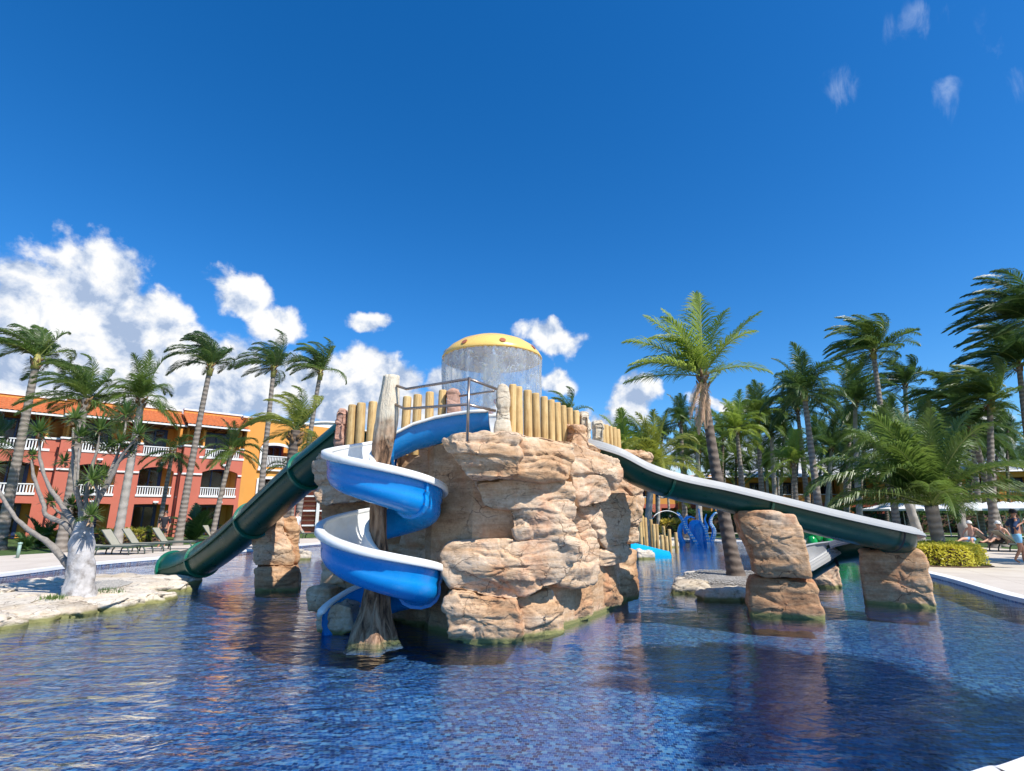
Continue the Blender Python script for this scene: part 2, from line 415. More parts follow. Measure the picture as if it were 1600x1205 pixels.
M['palm'] = mat_leaf('palm_leaf', (0.042, 0.085, 0.014), (0.12, 0.175, 0.032), (0.20, 0.20, 0.05), trans=0.28)
M['palmdk'] = mat_leaf('palm_leaf_dark', (0.026, 0.060, 0.014), (0.070, 0.125, 0.028), (0.14, 0.15, 0.04), trans=0.26)
M['palmyl'] = mat_leaf('palm_leaf_yellow', (0.10, 0.15, 0.02), (0.26, 0.26, 0.04), trans=0.3)
M['palmbr'] = mat_leaf('palm_leaf_bright', (0.09, 0.16, 0.02), (0.26, 0.32, 0.05), trans=0.34)
M['dead'] = mat_leaf('dead_frond', (0.36, 0.20, 0.12), (0.55, 0.36, 0.22), trans=0.2, rough=0.8)
M['yucca'] = mat_leaf('sword_leaf', (0.05, 0.10, 0.02), (0.14, 0.21, 0.05), trans=0.2)
M['hedge'] = mat_leaf('golden_hedge_leaf', (0.55, 0.50, 0.04), (0.92, 0.80, 0.12), trans=0.3)
M['bush'] = mat_leaf('bush_leaf', (0.02, 0.055, 0.012), (0.06, 0.12, 0.03), trans=0.2)
M['croton'] = mat_leaf('croton_leaf', (0.12, 0.16, 0.02), (0.5, 0.36, 0.05), trans=0.2)
M['rachis'] = mat_plain('frond_rib', (0.20, 0.24, 0.06), 0.5)
def mat_trunk(name, a, bb, ring=26.0, amt=0.5):
    m, t, b = newmat(name); p = pos_of(t)
    sp = t.new('ShaderNodeSeparateXYZ'); t.l.new(p, sp.inputs[0])
    w = t.math('SINE', t.math('ADD', t.math('MULTIPLY', sp.outputs[2], ring), t.math('MULTIPLY', t.noise(p, 1.5, 3), 7)))
    n = t.noise(p, 9, 5, 0.65)
    f = t.math('ADD', t.math('MULTIPLY', t.rng(w, -1, 1), amt), t.math('MULTIPLY', n, 1 - amt))
    t.l.new(t.mix(f, a, bb), b.inputs['Base Color']); b.inputs['Roughness'].default_value = 0.9
    t.l.new(t.bump(t.math('ADD', w, n), 0.5, 0.02), b.inputs['Normal']); return m
M['trunk'] = mat_trunk('palm_bark', (0.12, 0.095, 0.075), (0.36, 0.31, 0.26))
M['trunkd'] = mat_trunk('palm_bark_dark', (0.06, 0.04, 0.03), (0.22, 0.17, 0.13), 30)
M['trunkg'] = mat_trunk('palm_bark_pale', (0.27, 0.24, 0.2), (0.46, 0.42, 0.37), 14, 0.3)
M['boot'] = mat_plain('leaf_base_fibre', (0.20, 0.115, 0.05), 0.9, var=0.35, scale=14, bump=1.0, bscale=30)
M['shaft'] = mat_plain('green_leaf_base', (0.32, 0.28, 0.07), 0.6, var=0.3, scale=5)
M['whitebark'] = mat_plain('limewashed_bark', (0.47, 0.45, 0.44), 0.9, var=0.22, scale=11, bump=1.0, bscale=18, dirt=(0.17, 0.145, 0.125), dirt_amt=0.9, dscale=5)
M['greybark'] = mat_plain('grey_bark', (0.25, 0.22, 0.19), 0.9, var=0.35, scale=16, bump=0.8, bscale=26)
def mat_stumpbark():
    m, t, b = newmat('stump_bark'); p = pos_of(t)
    n = t.noise(t.mapping(p, scl=(1, 1, 0.22)), 9, 7, 0.62, 0.8)
    z = t.new('ShaderNodeSeparateXYZ'); t.l.new(p, z.inputs[0])
    c = t.ramp(n, [(0.36, (0.035, 0.02, 0.012)), (0.46, (0.20, 0.11, 0.06)), (0.56, (0.42, 0.25, 0.15)), (0.7, (0.55, 0.38, 0.25))])
    up = t.rng(t.math('ADD', z.outputs[2], t.noise(p, 4, 3)), 3.3, 3.7)
    c = t.mix(up, c, t.ramp(t.noise(p, 6, 5), [(0.3, (0.6, 0.5, 0.36)), (0.7, (0.76, 0.68, 0.53))]))
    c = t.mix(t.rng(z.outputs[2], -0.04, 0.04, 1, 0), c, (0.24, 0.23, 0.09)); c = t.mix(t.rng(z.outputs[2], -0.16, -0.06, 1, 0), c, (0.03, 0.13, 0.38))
    t.l.new(c, b.inputs['Base Color']); b.inputs['Roughness'].default_value = 0.9
    t.l.new(t.bump(n, 1.0, 0.06), b.inputs['Normal']); return m
M['stump'] = mat_stumpbark()

def mat_deck():
    m, t, b = newmat('deck_concrete'); p = pos_of(t)
    c = t.ramp(t.noise(p, 0.7, 7, 0.62, 0.3), [(0.3, (0.52, 0.44, 0.36)), (0.5, (0.60, 0.52, 0.43)), (0.7, (0.66, 0.585, 0.49))])
    s = t.rng(t.noise(p, 90, 2), 0.6, 0.7, 0, 0.35); c = t.mix(s, c, (0.36, 0.29, 0.22))
    bk = t.new('ShaderNodeTexBrick'); t.l.new(t.mapping(p, rot=(0, 0, 0.4)), bk.inputs[0]); bk.inputs['Scale'].default_value = 1
    bk.offset = 0; bk.inputs['Brick Width'].default_value = 3.0; bk.inputs['Row Height'].default_value = 3.0; bk.inputs['Mortar Size'].default_value = 0.008
    bk.inputs['Color1'].default_value = bk.inputs['Color2'].default_value = (1, 1, 1, 1); bk.inputs['Mortar'].default_value = (0.6, 0.55, 0.5, 1)
    c = t.mix(1.0, c, bk.outputs[0], 'MULTIPLY')
    t.l.new(c, b.inputs['Base Color']); b.inputs['Roughness'].default_value = 0.85
    t.l.new(t.bump(t.noise(p, 60, 4), 0.3, 0.006), b.inputs['Normal']); return m
M['deck'] = mat_deck()
def mat_mosaic():
    m, t, b = newmat('blue_mosaic'); p = pos_of(t)
    wob = t.new('ShaderNodeTexNoise'); t.l.new(p, wob.inputs['Vector']); wob.inputs['Scale'].default_value = 2.6; wob.inputs['Detail'].default_value = 2
    # tiles seen through moving water look gently bent; this refraction is put into the pattern
    pw = t.vmath('ADD', p, t.vmath('SCALE', t.vmath('SUBTRACT', wob.outputs['Color'], (0.5, 0.5, 0.5)), 0.13))
    q = t.vmath('SCALE', t.mapping(pw, rot=(0, 0, 0.16)), 1 / 0.046)
    s = t.new('ShaderNodeSeparateXYZ'); t.l.new(q, s.inputs[0])
    row = t.math('FLOOR', s.outputs[1])
    xx = t.math('ADD', s.outputs[0], t.math('MULTIPLY', row, 0.5))
    cb = t.new('ShaderNodeCombineXYZ'); t.l.new(t.math('FLOOR', xx), cb.inputs[0]); t.l.new(row, cb.inputs[1])
    wn = t.new('ShaderNodeTexWhiteNoise'); t.l.new(cb.outputs[0], wn.inputs['Vector'])
    c = t.ramp(wn.outputs['Value'], [(0.0, (0.003, 0.026, 0.12)), (0.2, (0.006, 0.066, 0.26)), (0.45, (0.016, 0.135, 0.40)), (0.7, (0.055, 0.22, 0.48)), (0.88, (0.16, 0.36, 0.56))], 'CONSTANT')
    fx = t.math('FRACT', xx); fy = t.math('FRACT', s.outputs[1])
    ex = t.math('MINIMUM', fx, t.math('SUBTRACT', 1, fx)); ey = t.math('MINIMUM', fy, t.math('SUBTRACT', 1, fy))
    g = t.rng(t.math('MINIMUM', ex, ey), 0.03, 0.07, 1, 0)
    c = t.mix(t.math('MULTIPLY', g, 0.75), c, (0.34, 0.46, 0.56))
    c = t.mix(t.rng(t.noise(p, 0.5, 4), 0.35, 0.65, 0, 0.3), c, (0.02, 0.08, 0.30))
    t.l.new(c, b.inputs['Base Color']); b.inputs['Roughness'].default_value = 0.3; return m
M['mosaic'] = mat_mosaic()
def mat_water():
    m, t, b = newmat('pool_water'); p = pos_of(t)
    t.n.remove(b)
    w1 = t.noise(t.mapping(p, rot=(0, 0, 0.25), scl=(1.0, 2.1, 1)), 1.5, 3, 0.5, 0.6)
    w2 = t.noise(t.mapping(p, rot=(0, 0, -0.3), scl=(1.0, 1.7, 1)), 5.2, 4, 0.55, 0.8)
    calm = t.rng(t.noise(p, 0.22, 2), 0.38, 0.62, 0.5, 1.2)
    sp = t.new('ShaderNodeSeparateXYZ'); t.l.new(p, sp.inputs[0])
    leftw = t.rng(sp.outputs[0], -3.5, 1.5, 1.2, 0.24, smooth=True)
    h = t.math('MULTIPLY', t.math('ADD', t.math('MULTIPLY', w1, 1.0), t.math('MULTIPLY', w2, 0.34)), t.math('MULTIPLY', calm, leftw))
    nrm = t.bump(h, 1.0, 0.075)
    gl = t.new('ShaderNodeBsdfGlossy'); gl.inputs['Roughness'].default_value = 0.015; gl.inputs['Color'].default_value = (1, 1, 1, 1); t.l.new(nrm, gl.inputs['Normal'])
    tr = t.new('ShaderNodeBsdfTransparent'); tr.inputs[0].default_value = (0.80, 0.91, 0.97, 1)
    fr = t.new('ShaderNodeFresnel'); fr.inputs[0].default_value = 1.38; t.l.new(nrm, fr.inputs['Normal'])
    mx = t.new('ShaderNodeMixShader'); t.l.new(t.math('MULTIPLY', fr.outputs[0], 1.2, clamp=True), mx.inputs[0])
    t.l.new(tr.outputs[0], mx.inputs[1]); t.l.new(gl.outputs[0], mx.inputs[2])
    t.l.new(mx.outputs[0], t.n['Material Output'].inputs[0]); return m
M['water'] = mat_water()
def mat_glass():
    m, t, b = newmat('window_glass'); b.inputs['Base Color'].default_value = (0.02, 0.025, 0.03, 1)
    b.inputs['Roughness'].default_value = 0.05; b.inputs['Alpha'].default_value = 0.45; return m
M['glass'] = mat_glass()
def mat_grass():
    m, t, b = newmat('lawn'); p = pos_of(t)
    c = t.ramp(t.noise(p, 2.0, 6, 0.7), [(0.3, (0.035, 0.075, 0.012)), (0.55, (0.07, 0.13, 0.02)), (0.75, (0.11, 0.16, 0.035))])
    t.l.new(c, b.inputs['Base Color']); b.inputs['Roughness'].default_value = 0.95
    t.l.new(t.bump(t.noise(p, 40, 3), 1.0, 0.05), b.inputs['Normal']); return m
M['grass'] = mat_grass()
# ---------------------------------------------------------------- pool, deck, ground
g1 = lambda x, y: G(x, y, 0.1)
pool_ctrl = [g1(0, 897), g1(144, 880), g1(273, 869), g1(400, 858), g1(480, 850), Vector((-9, 34, 0)), Vector((-2, 36.5, 0)), Vector((6, 35.5, 0)),
             Vector((11, 34.0, 0)), Vector((15.5, 33, 0)), Vector((15.6, 28, 0)), Vector((13.2, 22, 0)), g1(1460, 898), g1(1600, 936), Vector((10.2, 8.6, 0)), Vector((8.6, 6.7, 0)),
             Vector((6.2, 5.45, 0)), g1(1600, 1187), g1(1530, 1206), Vector((1.6, 3.3, 0)), Vector((0, 2.3, 0)), Vector((-5, 2.0, 0)), Vector((-11, 4.0, 0)), Vector((-14.6, 9.5, 0))]
def closed_path(pts, n):
    out = []; k = len(pts)
    for i in range(k):
        p0, p1, p2, p3 = pts[i - 1], pts[i], pts[(i + 1) % k], pts[(i + 2) % k]
        for j in range(n):
            t = j / n
            q = 0.5 * ((2 * p1) + (p2 - p0) * t + (2 * p0 - 5 * p1 + 4 * p2 - p3) * t * t + (3 * p1 - p0 - 3 * p2 + p3) * t ** 3)
            out.append(Vector((q.x, q.y, 0)))
    return out
pool = closed_path(pool_ctrl, 8)
def offset(path, d):
    out = []; k = len(path)
    for i in range(k):
        t = (path[(i + 1) % k] - path[i - 1]).normalized()
        out.append(path[i] + Vector((-t.y, t.x, 0)) * d)
    return out
area = sum(pool[i - 1].x * pool[i].y - pool[i].x * pool[i - 1].y for i in range(len(pool)))
OUT = -1 if area > 0 else 1         # sign that moves a point outwards
from mathutils.geometry import tessellate_polygon
def holed(name, outer, hole, z, mat):
    o3 = [Vector((p[0], p[1], z)) for p in outer]; h3 = [Vector((p[0], p[1], z)) for p in hole]
    tri = tessellate_polygon([o3, h3]); V = o3 + h3
    F = []
    for a, b_, c in tri:
        n = (V[b_] - V[a]).cross(V[c] - V[a])
        F.append((a, b_, c) if n.z > 0 else (a, c, b_))
    return link(name, mesh(name, [tuple(v) for v in V], F, mat, False), None, None, 'structure')
def strip(name, A, B, mat, kind='structure', parent=None):
    k = len(A); V = [tuple(p) for p in A] + [tuple(p) for p in B]
    F = [(i, (i + 1) % k, k + (i + 1) % k, k + i) for i in range(k)]
    return link(name, mesh(name, V, F, mat, False), None, parent, kind)
zs = lambda path, z: [Vector((p.x, p.y, z)) for p in path]
deck_out = [(-21.5, -30), (30, -30), (30, 17), (27, 22), (23.5, 26), (22.5, 30), (19.5, 36), (14, 38), (5, 39.5), (-4, 41), (-11, 40), (-14.5, 37), (-17.2, 30), (-19.2, 24.5), (-21.5, 19), (-21.5, 0)]
deck_out = deck_out[::-1]
holed('pool_deck', deck_out, offset(pool, OUT * 0.28), 0.10, M['deck'])
big = [(-900, -500), (900, -500), (900, 900), (-900, 900)]
holed('lawn', big, offset(pool, OUT * 0.6), 0.06, M['grass'])
cop = strip('pool_coping', zs(offset(pool, OUT * 0.28), 0.108), zs(offset(pool, -OUT * 0.015), 0.108), M['wallwht'])
strip('coping_face', zs(offset(pool, -OUT * 0.015), 0.108), zs(offset(pool, -OUT * 0.015), 0.02), M['wallwht'])
strip('pool_wall', zs(pool, 0.10), zs(pool, -0.5), M['mosaic'])
def flat(name, path, z, mat, kind='structure'):
    V = [tuple((p.x, p.y, z)) for p in path]
    tri = tessellate_polygon([[Vector(v) for v in V]]); F = []
    for a, b_, c in tri:
        n = (Vector(V[b_]) - Vector(V[a])).cross(Vector(V[c]) - Vector(V[a])); F.append((a, b_, c) if n.z > 0 else (a, c, b_))
    return link(name, mesh(name, V, F, mat, False), None, None, kind)
flat('pool_floor', offset(pool, OUT * 0.05), -0.33, M['mosaic'])
flat('pool_water', offset(pool, OUT * 0.01), 0.0, M['water'])
# pale garden path on the right beyond the palms and on the left in front of the hotel
def ribbon(name, pts, w, z, mat):
    pts = [Vector(p) for p in pts]; A = []; B = []
    for i, p in enumerate(pts):
        t = (pts[min(i + 1, len(pts) - 1)] - pts[max(i - 1, 0)]).normalized(); n = Vector((-t.y, t.x, 0)) * w / 2
        A.append(p + n); B.append(p - n)
    V = [(p.x, p.y, z) for p in A + B]; k = len(pts)
    F = [(k + i, k + i + 1, i + 1, i) for i in range(k - 1)]
    return link(name, mesh(name, V, F, mat, False), None, None, 'structure')
ribbon('garden_path', smooth_path([(-12, 58, 0), (0, 50, 0), (12, 47, 0), (26, 46, 0), (38, 40, 0), (60, 36, 0)], 6), 1.6, 0.085, M['deck'])

# ---------------------------------------------------------------- rock builder
def rock_block(parent, poly, Y, yaw=0.0, thick=1.2, seed=0, mat=None, name='rock_block', amp=1.0, rho=0.075, res=(96, 46), strata=1.0, label=None, lean=0.0, bulge=0.05):
    cxp = sum(p[0] for p in poly) / len(poly); cyp = sum(p[1] for p in poly) / len(poly)
    Cc = P(cxp, cyp, Y); yw = R(yaw); n = Vector((sin(yw), -cos(yw), 0)); rv = Vector((cos(yw), sin(yw), 0))
    O = Vector((0, 0, EYE)); L = []
    for (x, y) in poly:
        r = ray(x, y); t = (Cc - O).dot(n) / r.dot(n); q = O + r * t - Cc
        L.append((q.dot(rv), q.z))
    L = np.array(L); L = L - L.mean(0) * 0
    # densify and smooth the corners a little
    c0 = L.mean(0); NU, NV = res
    th = np.linspace(0, 2 * pi, NU, endpoint=False); rad = np.zeros(NU)
    k = len(L)
    for i, t in enumerate(th):
        d = np.array([cos(t), sin(t)]); best = 0
        for j in range(k):
            a = L[j] - c0; e = L[(j + 1) % k] - L[j]
            den_ = d[0] * (-e[1]) + d[1] * e[0]
            if abs(den_) < 1e-9: continue
            s_ = (a[0] * (-e[1]) + a[1] * e[0]) / den_; u_ = (d[0] * a[1] - d[1] * a[0]) / den_
            if s_ > 0 and -1e-6 <= u_ <= 1 + 1e-6: best = max(best, s_)
        rad[i] = best
    for _ in range(max(1, NU // 48)): rad = 0.5 * rad + 0.25 * (np.roll(rad, 1) + np.roll(rad, -1))
    Rm = float(rad.mean()); T = thick / 2
    rg, rh = min(0.45, rho / Rm), min(0.8, rho / T)
    prof = [(0.02, 1.0), (0.35, 1 - .02), (0.7, 1 - 0.06)]
    for a in np.linspace(0, pi / 2, 6): prof.append((1 - rg + rg * sin(a), 1 - rh + rh * cos(a) - 0.08 * (1 - a / (pi / 2))))
    for s_ in (0.5, 0.0, -0.5): prof.append((1.0, s_))
    for a in np.linspace(0, pi / 2, 4): prof.append((1 - rg + rg * cos(a), -(1 - rh) - rh * sin(a)))
    prof.append((0.02, -1.0)); prof = np.array(prof)
    m = prof * np.array([Rm, T]); dl = np.r_[0, np.cumsum(np.linalg.norm(np.diff(m, axis=0), axis=1))]
    # more rings on the front and the flanks than on the hidden back
    sv = np.linspace(0, 1, NV) ** 1.15 * dl[-1]
    gg = np.interp(sv, dl, prof[:, 0]); hh = np.interp(sv, dl, prof[:, 1])
    A = rad[None, :] * np.cos(th)[None, :] * gg[:, None] + c0[0]; B = rad[None, :] * np.sin(th)[None, :] * gg[:, None] + c0[1]
    D = np.repeat(hh[:, None] * T - T, NU, 1) + bulge * (1 - gg[:, None] ** 2) * (hh[:, None] > 0)
    if lean: D = D + lean * (B - c0[1])
    Cn = np.array(Cc); rvn = np.array(rv); nn = np.array(n)
    V = (Cn + A[..., None] * rvn + B[..., None] * np.array([0, 0, 1.0]) + D[..., None] * nn)
    # normals from the grid
    du = np.roll(V, -1, 1) - np.roll(V, 1, 1); dv = np.gradient(V, axis=0)
    N = np.cross(du, dv); ln = np.linalg.norm(N, axis=2, keepdims=True); N = N / np.maximum(ln, 1e-9)
    cen = V.mean((0, 1)); 
    if ((V - cen) * N).sum() < 0: N = -N
    v = V.reshape(-1, 3); nr = N.reshape(-1, 3)
    so_ = seed * 3.17
    q = v + so_
    warp_ = np.stack([fbm(q * 1.3, 3, 5), fbm(q * 1.3 + 9, 3, 6), fbm(q * 1.3 + 19, 3, 7)], 1)
    qq = (q + warp_ * 0.22)
    # strata: ledges of unequal height, each set back or proud
    zl = qq[:, 2] * 4.6 + fbm(q * 0.5, 2, 31) * 2
    il = np.floor(zl); fl = zl - il
    hv = _h(il.astype(np.int64), il.astype(np.int64) * 0 + 3, il.astype(np.int64) * 0 + int(seed), 9)
    groove = np.exp(-(np.minimum(fl, 1 - fl) / 0.07) ** 2) * (fbm(q * 1.1, 2, 44) > -0.05)
    f1, f2, idv = voro(qq * np.array([1.15, 1.15, 3.0]), 3)
    cell = (idv - 0.5); crev = np.exp(-((f2 - f1) / 0.07) ** 2)
    f1b, f2b, idb = voro(qq * np.array([4.0, 4.0, 6.0]), 8); crev2 = np.exp(-((f2b - f1b) / 0.09) ** 2)
    d = -0.015 + 0.78 * amp * (0.045 * fbm(q * 1.2, 3, 1) + 0.10 * cell + strata * (0.085 * (hv - 0.5) - 0.034 * groove) - 0.032 * crev * (0.4 + idv)
               + 0.030 * (idb - 0.5) - 0.012 * crev2 + 0.016 * fbm(q * 6.5, 3, 12))
    v = v + nr * d[:, None]
    idx = np.arange(NV * NU).reshape(NV, NU); nx = np.roll(idx, -1, 1)
    F = np.stack([idx[:-1], nx[:-1], nx[1:], idx[1:]], -1).reshape(-1, 4).tolist()
    F.append(idx[0].tolist()); F.append(idx[-1].tolist()[::-1])
    # outward orientation
    a, b_, c_, _ = [v[i] for i in F[NU * 2]]; fn = np.cross(b_ - a, c_ - a)
    if np.dot(fn, nr[F[NU * 2][0]]) < 0: F = [f[::-1] for f in F]
    o = link(name, mesh(name, v, F, mat or ROCK, True), None, parent)
    if label: o['label'] = label
    return o

# ---------------------------------------------------------------- the rock play tower
tower = empty('rock_tower', (0, 0, 0), 0, 'large artificial sandstone rock tower in the pool carrying the slides and log palisades', 'rock formation')
RB = lambda poly, Y, yaw=0, thick=1.2, **k: rock_block(tower, poly, Y, yaw, thick, seed=len(tower.children), **k)
# top overhang
RB([(690, 688), (706, 676), (760, 672), (812, 674), (814, 742), (794, 750), (725, 746), (713, 726), (694, 704)], 7.5, -6, 1.6, res=(130, 60))
RB([(808, 673), (850, 677), (902, 688), (906, 716), (899, 748), (856, 752), (811, 745)], 7.95, 28, 1.6, res=(130, 60))
RB([(895, 688), (930, 700), (974, 716), (978, 740), (974, 764), (950, 790), (908, 794), (896, 742)], 9.0, 35, 1.5, res=(110, 56))
RB([(898, 660), (922, 664), (925, 690), (948, 700), (946, 716), (905, 716), (896, 690)], 9.25, 30, 0.8)
# middle
RB([(738, 752), (800, 748), (898, 748), (908, 793), (903, 842), (860, 846), (806, 846), (796, 800), (756, 796)], 8.1, 6, 1.7, res=(140, 64))
RB([(590, 700), (700, 690), (812, 742), (815, 850), (720, 872), (600, 872)], 9.0, -32, 1.2, res=(140, 64), amp=0.9, name='rock_wall')
RB([(600, 845), (720, 835), (812, 838), (806, 900), (690, 935), (600, 930)], 9.1, -30, 1.2, name='rock_wall')
RB([(905, 790), (942, 790), (956, 826), (940, 842), (905, 850), (895, 820)], 9.2, 30, 1.2)
RB([(936, 768), (986, 764), (990, 810), (990, 855), (948, 862), (934, 830)], 10.3, 38, 1.4)
RB([(955, 730), (985, 722), (1003, 748), (1012, 782), (1006, 812), (984, 822), (958, 806)], 11.2, 40, 1.4)
RB([(984, 800), (1004, 808), (1001, 845), (985, 850), (978, 825)], 12.0, 30, 1.0)
# lower slab and its right neighbours
RB([(686, 868), (700, 850), (800, 842), (902, 840), (912, 872), (880, 915), (808, 941), (772, 938), (700, 925), (686, 900)], 8.05, 4, 1.8, res=(170, 80), rho=0.10)
RB([(870, 850), (936, 830), (946, 860), (936, 914), (878, 920), (866, 885)], 8.9, 32, 1.5)
RB([(936, 858), (984, 846), (994, 862), (980, 880), (942, 890)], 10.4, 38, 1.3)
# water line
RB([(686, 936), (702, 922), (780, 934), (810, 938), (824, 992), (800, 1016), (740, 1020), (696, 1005), (690, 970)], 7.9, -2, 1.6, res=(130, 60), strata=0.5, rho=0.11)
RB([(804, 936), (868, 916), (890, 966), (886, 990), (824, 1012), (812, 980)], 8.4, 24, 1.4, strata=0.4)
RB([(862, 918), (934, 908), (936, 966), (888, 988)], 9.4, 34, 1.4, strata=0.5)
RB([(932, 888), (964, 882), (980, 938), (976, 950), (934, 962)], 10.5, 38, 1.3, strata=0.4)
RB([(956, 880), (998, 856), (1004, 910), (1004, 940), (978, 950), (966, 915)], 11.7, 36, 1.6, strata=0.4)
# left flank behind the spiral slide
RB([(486, 724), (496, 704), (518, 700), (556, 712), (610, 700), (616, 782), (556, 786), (502, 792), (486, 776)], 9.5, -10, 1.7, res=(130, 60))
RB([(500, 782), (560, 778), (625, 770), (630, 850), (560, 858), (500, 850), (496, 815)], 9.75, -8, 1.5)
RB([(498, 845), (560, 850), (628, 842), (630, 925), (560, 930), (494, 925)], 9.65, -8, 1.5)
RB([(476, 921), (492, 916), (514, 921), (516, 950), (500, 962), (478, 956)], 9.3, -10, 0.9, res=(70, 34), strata=0.3)
RB([(487, 962), (497, 946), (530, 940), (548, 948), (554, 985), (520, 1000), (490, 992)], 8.5, -5, 0.8, strata=0.2)
RB([(600, 905), (660, 905), (700, 925), (705, 985), (650, 985), (604, 975)], 9.2, -25, 1.2)
RB([(545, 925), (610, 920), (615, 985), (550, 985)], 9.7, 0, 1.0, strata=0.4)
# slab sticking out behind the green slide
RB([(960, 702), (985, 700), (1020, 704), (1027, 716), (1020, 728), (980, 726)], 11.8, 10, 1.4, res=(80, 40), mat=ROCK)
# inner mass so that nothing shows between blocks; its top is the play deck
core = MB()
pl = [(-3.25, 9.9), (-2.3, 10.1), (-1.6, 9.7), (-1.3, 8.9), (-0.6, 8.3), (0.2, 8.35), (1.0, 9.3), (1.7, 10.4), (2.5, 12.2), (2.2, 13.6), (0.5, 14.3), (-1.8, 14.2), (-3.4, 13.0), (-3.7, 11.3)]
k = len(pl)
core.add([(x, y, -0.48) for x, y in pl] + [(x, y, 2.86) for x, y in pl], [(i, (i + 1) % k, k + (i + 1) % k, k + i) for i in range(k)] + [tuple(range(k, 2 * k))])
core.build('rock_core', ROCK, tower)
fl = MB(); fl.add([(x * 0.93 - 0.0, 11.2 + (y - 11.2) * 0.93, 2.865) for x, y in pl], [tuple(range(k))]); fl.build('play_deck', M['deck'], tower)

# ---------------------------------------------------------------- log palisades and stone posts
def log_mesh(r, h, nm='log'):
    prof = [(r * 0.97, 0.0), (r, 0.05), (r * 1.01, h * 0.5), (r, h - 0.025), (r * 0.9, h), (0.001, h + 0.003)]
    m = MB(); m.lathe(prof, 14)
    V = np.array(m.V); V[:, :2] *= 1 + 0.05 * vnoise(V * np.array([7, 7, 2.0]) + h * 10)[:, None]
    return mesh(nm, V, m.F, M['log'], True)
def fence(label, logs, group='log palisades on the rock tower'):
    """logs: (px, top py, base py, Y, radius)"""
    f = empty('log_fence', (0, 0, 0), 0, label, 'log fence', group)
    for i, (px, ty, by, Y, r) in enumerate(logs):
        b_ = P(px, by, Y); t_ = P(px, ty, Y); h = t_.z - b_.z + 0.25
        o = link('log', log_mesh(r, h), None, f); o.location = (b_.x, b_.y, b_.z - 0.25)
        o.rotation_euler = (R(random.uniform(-1, 1)), R(random.uniform(-1, 1)), random.uniform(0, 6))
    return f
rr = []
for i in range(10):
    px = [800, 811, 825, 838.5, 850.5, 861.5, 872, 882, 891.5, 901][i]; ty = [601, 605, 610, 615, 620, 625, 629.5, 634, 638, 642][i]
    Y = 8.0 + 1.75 * (i / 9.0); by = 672 + 20 * (i / 9.0)
    rr.append((px, ty, by, Y, [0.058, 0.067, 0.070, 0.067, 0.064, 0.063, 0.063, 0.063, 0.062, 0.062][i]))
fence('ten tan log stakes stepping down to the right atop the rock tower', rr)
fence('short row of log stakes left of the tall bark column above the white slide rim', [(546, 633, 700, 9.25, 0.077), (562, 630, 700, 9.25, 0.077), (578, 628, 700, 9.25, 0.077), (594, 626, 700, 9.3, 0.065)])
fence('four log stakes behind the blue slide entrance and steel railing', [(632, 620, 690, 9.6, 0.078), (650, 617, 690, 9.6, 0.078), (670, 613, 690, 9.6, 0.078), (688, 610, 690, 9.6, 0.075)])
fence('small row of log stakes right of the green slide head beyond the second stone post', [(943, 663, 705, 11.6, 0.06), (949, 664, 705, 11.7, 0.06), (955, 666, 705, 11.8, 0.06), (961, 668, 705, 11.9, 0.06), (967, 671, 705, 12.0, 0.06)])
def stone_post(poly, Y, label, mat, thick=0.34, **kw):
    root = P(sum(p[0] for p in poly) / len(poly), max(p[1] for p in poly), Y)
    o = rock_block(None, poly, Y, 0, thick, seed=int(poly[0][0]), mat=mat, name='stone_post', rho=0.07, amp=0.42, res=(64, 64), bulge=0.02, **kw)
    return tag(o, label, 'stone post', 'stone posts of the tower')
stone_post([(775, 600), (786, 594), (797, 604), (798, 650), (802, 678), (796, 702), (768, 702), (768, 676), (773, 655)], 7.75, 'cream rough stone post at the right end of the steel railing', ROCKC)
stone_post([(906, 642), (920, 643), (922, 692), (906, 692)], 9.75, 'cream stone post right of the long log row beside the green slide head', ROCKC, 0.22)
stone_post([(926, 656), (942, 655), (946, 668), (945, 692), (926, 692)], 10.9, 'squat cream stone post just beyond the green slide head', ROCKC, 0.3)
stone_post([(694, 610), (706, 603), (719, 607), (721, 640), (718, 668), (696, 668)], 9.4, 'pinkish carved stone post behind the steel railing', ROCKR, 0.32)
stone_post([(524, 640), (528, 634), (541, 636), (540, 662), (538, 700), (518, 700), (520, 668)], 9.2, 'pinkish layered stone post at the left corner of the palisade', ROCKR, 0.3)

# ---------------------------------------------------------------- blue spiral slide
HX, HY = -2.0, 8.25
def spiral_center(A):
    a = R(A); return HX + 0.06 + 0.525 * cos(a), HY + 0.525 * sin(a)
def zr(A):
    ks = [(90, 3.03), (135, 2.86), (180, 2.70), (270, 2.42), (360, 2.13), (450, 1.90), (540, 1.62), (630, 1.28), (720, 0.98), (790, 0.82), (850, 0.60), (900, 0.28)]
    return float(np.interp(A, [q[0] for q in ks], [q[1] for q in ks]))
path = []
st = [(-0.30, 8.55, 3.37), (-0.55, 8.62, 3.37), (-0.85, 8.72, 3.35), (-1.2, 8.78, 3.30), (-1.6, 8.82, 3.20)]
for i, s in enumerate(st): path.append((Vector(s), None))
for A in range(90, 892, 9): x, y = spiral_center(A); path.append((Vector((x, y, zr(A))), A))
Pc = [p for p, _ in path]
def frame_at(i):
    t = (Pc[min(i + 1, len(Pc) - 1)] - Pc[max(i - 1, 0)]); t.z = 0; t.normalize()
    return Vector((t.y, -t.x, 0))          # outward (right of travel, counterclockwise)
shellp = [(0.345, 0.0), (0.352, -0.10), (0.345, -0.20), (0.325, -0.24), (0.335, -0.30), (0.325, -0.38), (0.28, -0.46), (0.20, -0.52), (0.08, -0.545), (-0.06, -0.53), (-0.16, -0.48), (-0.23, -0.38), (-0.265, -0.24), (-0.28, -0.12), (-0.285, -0.06)]
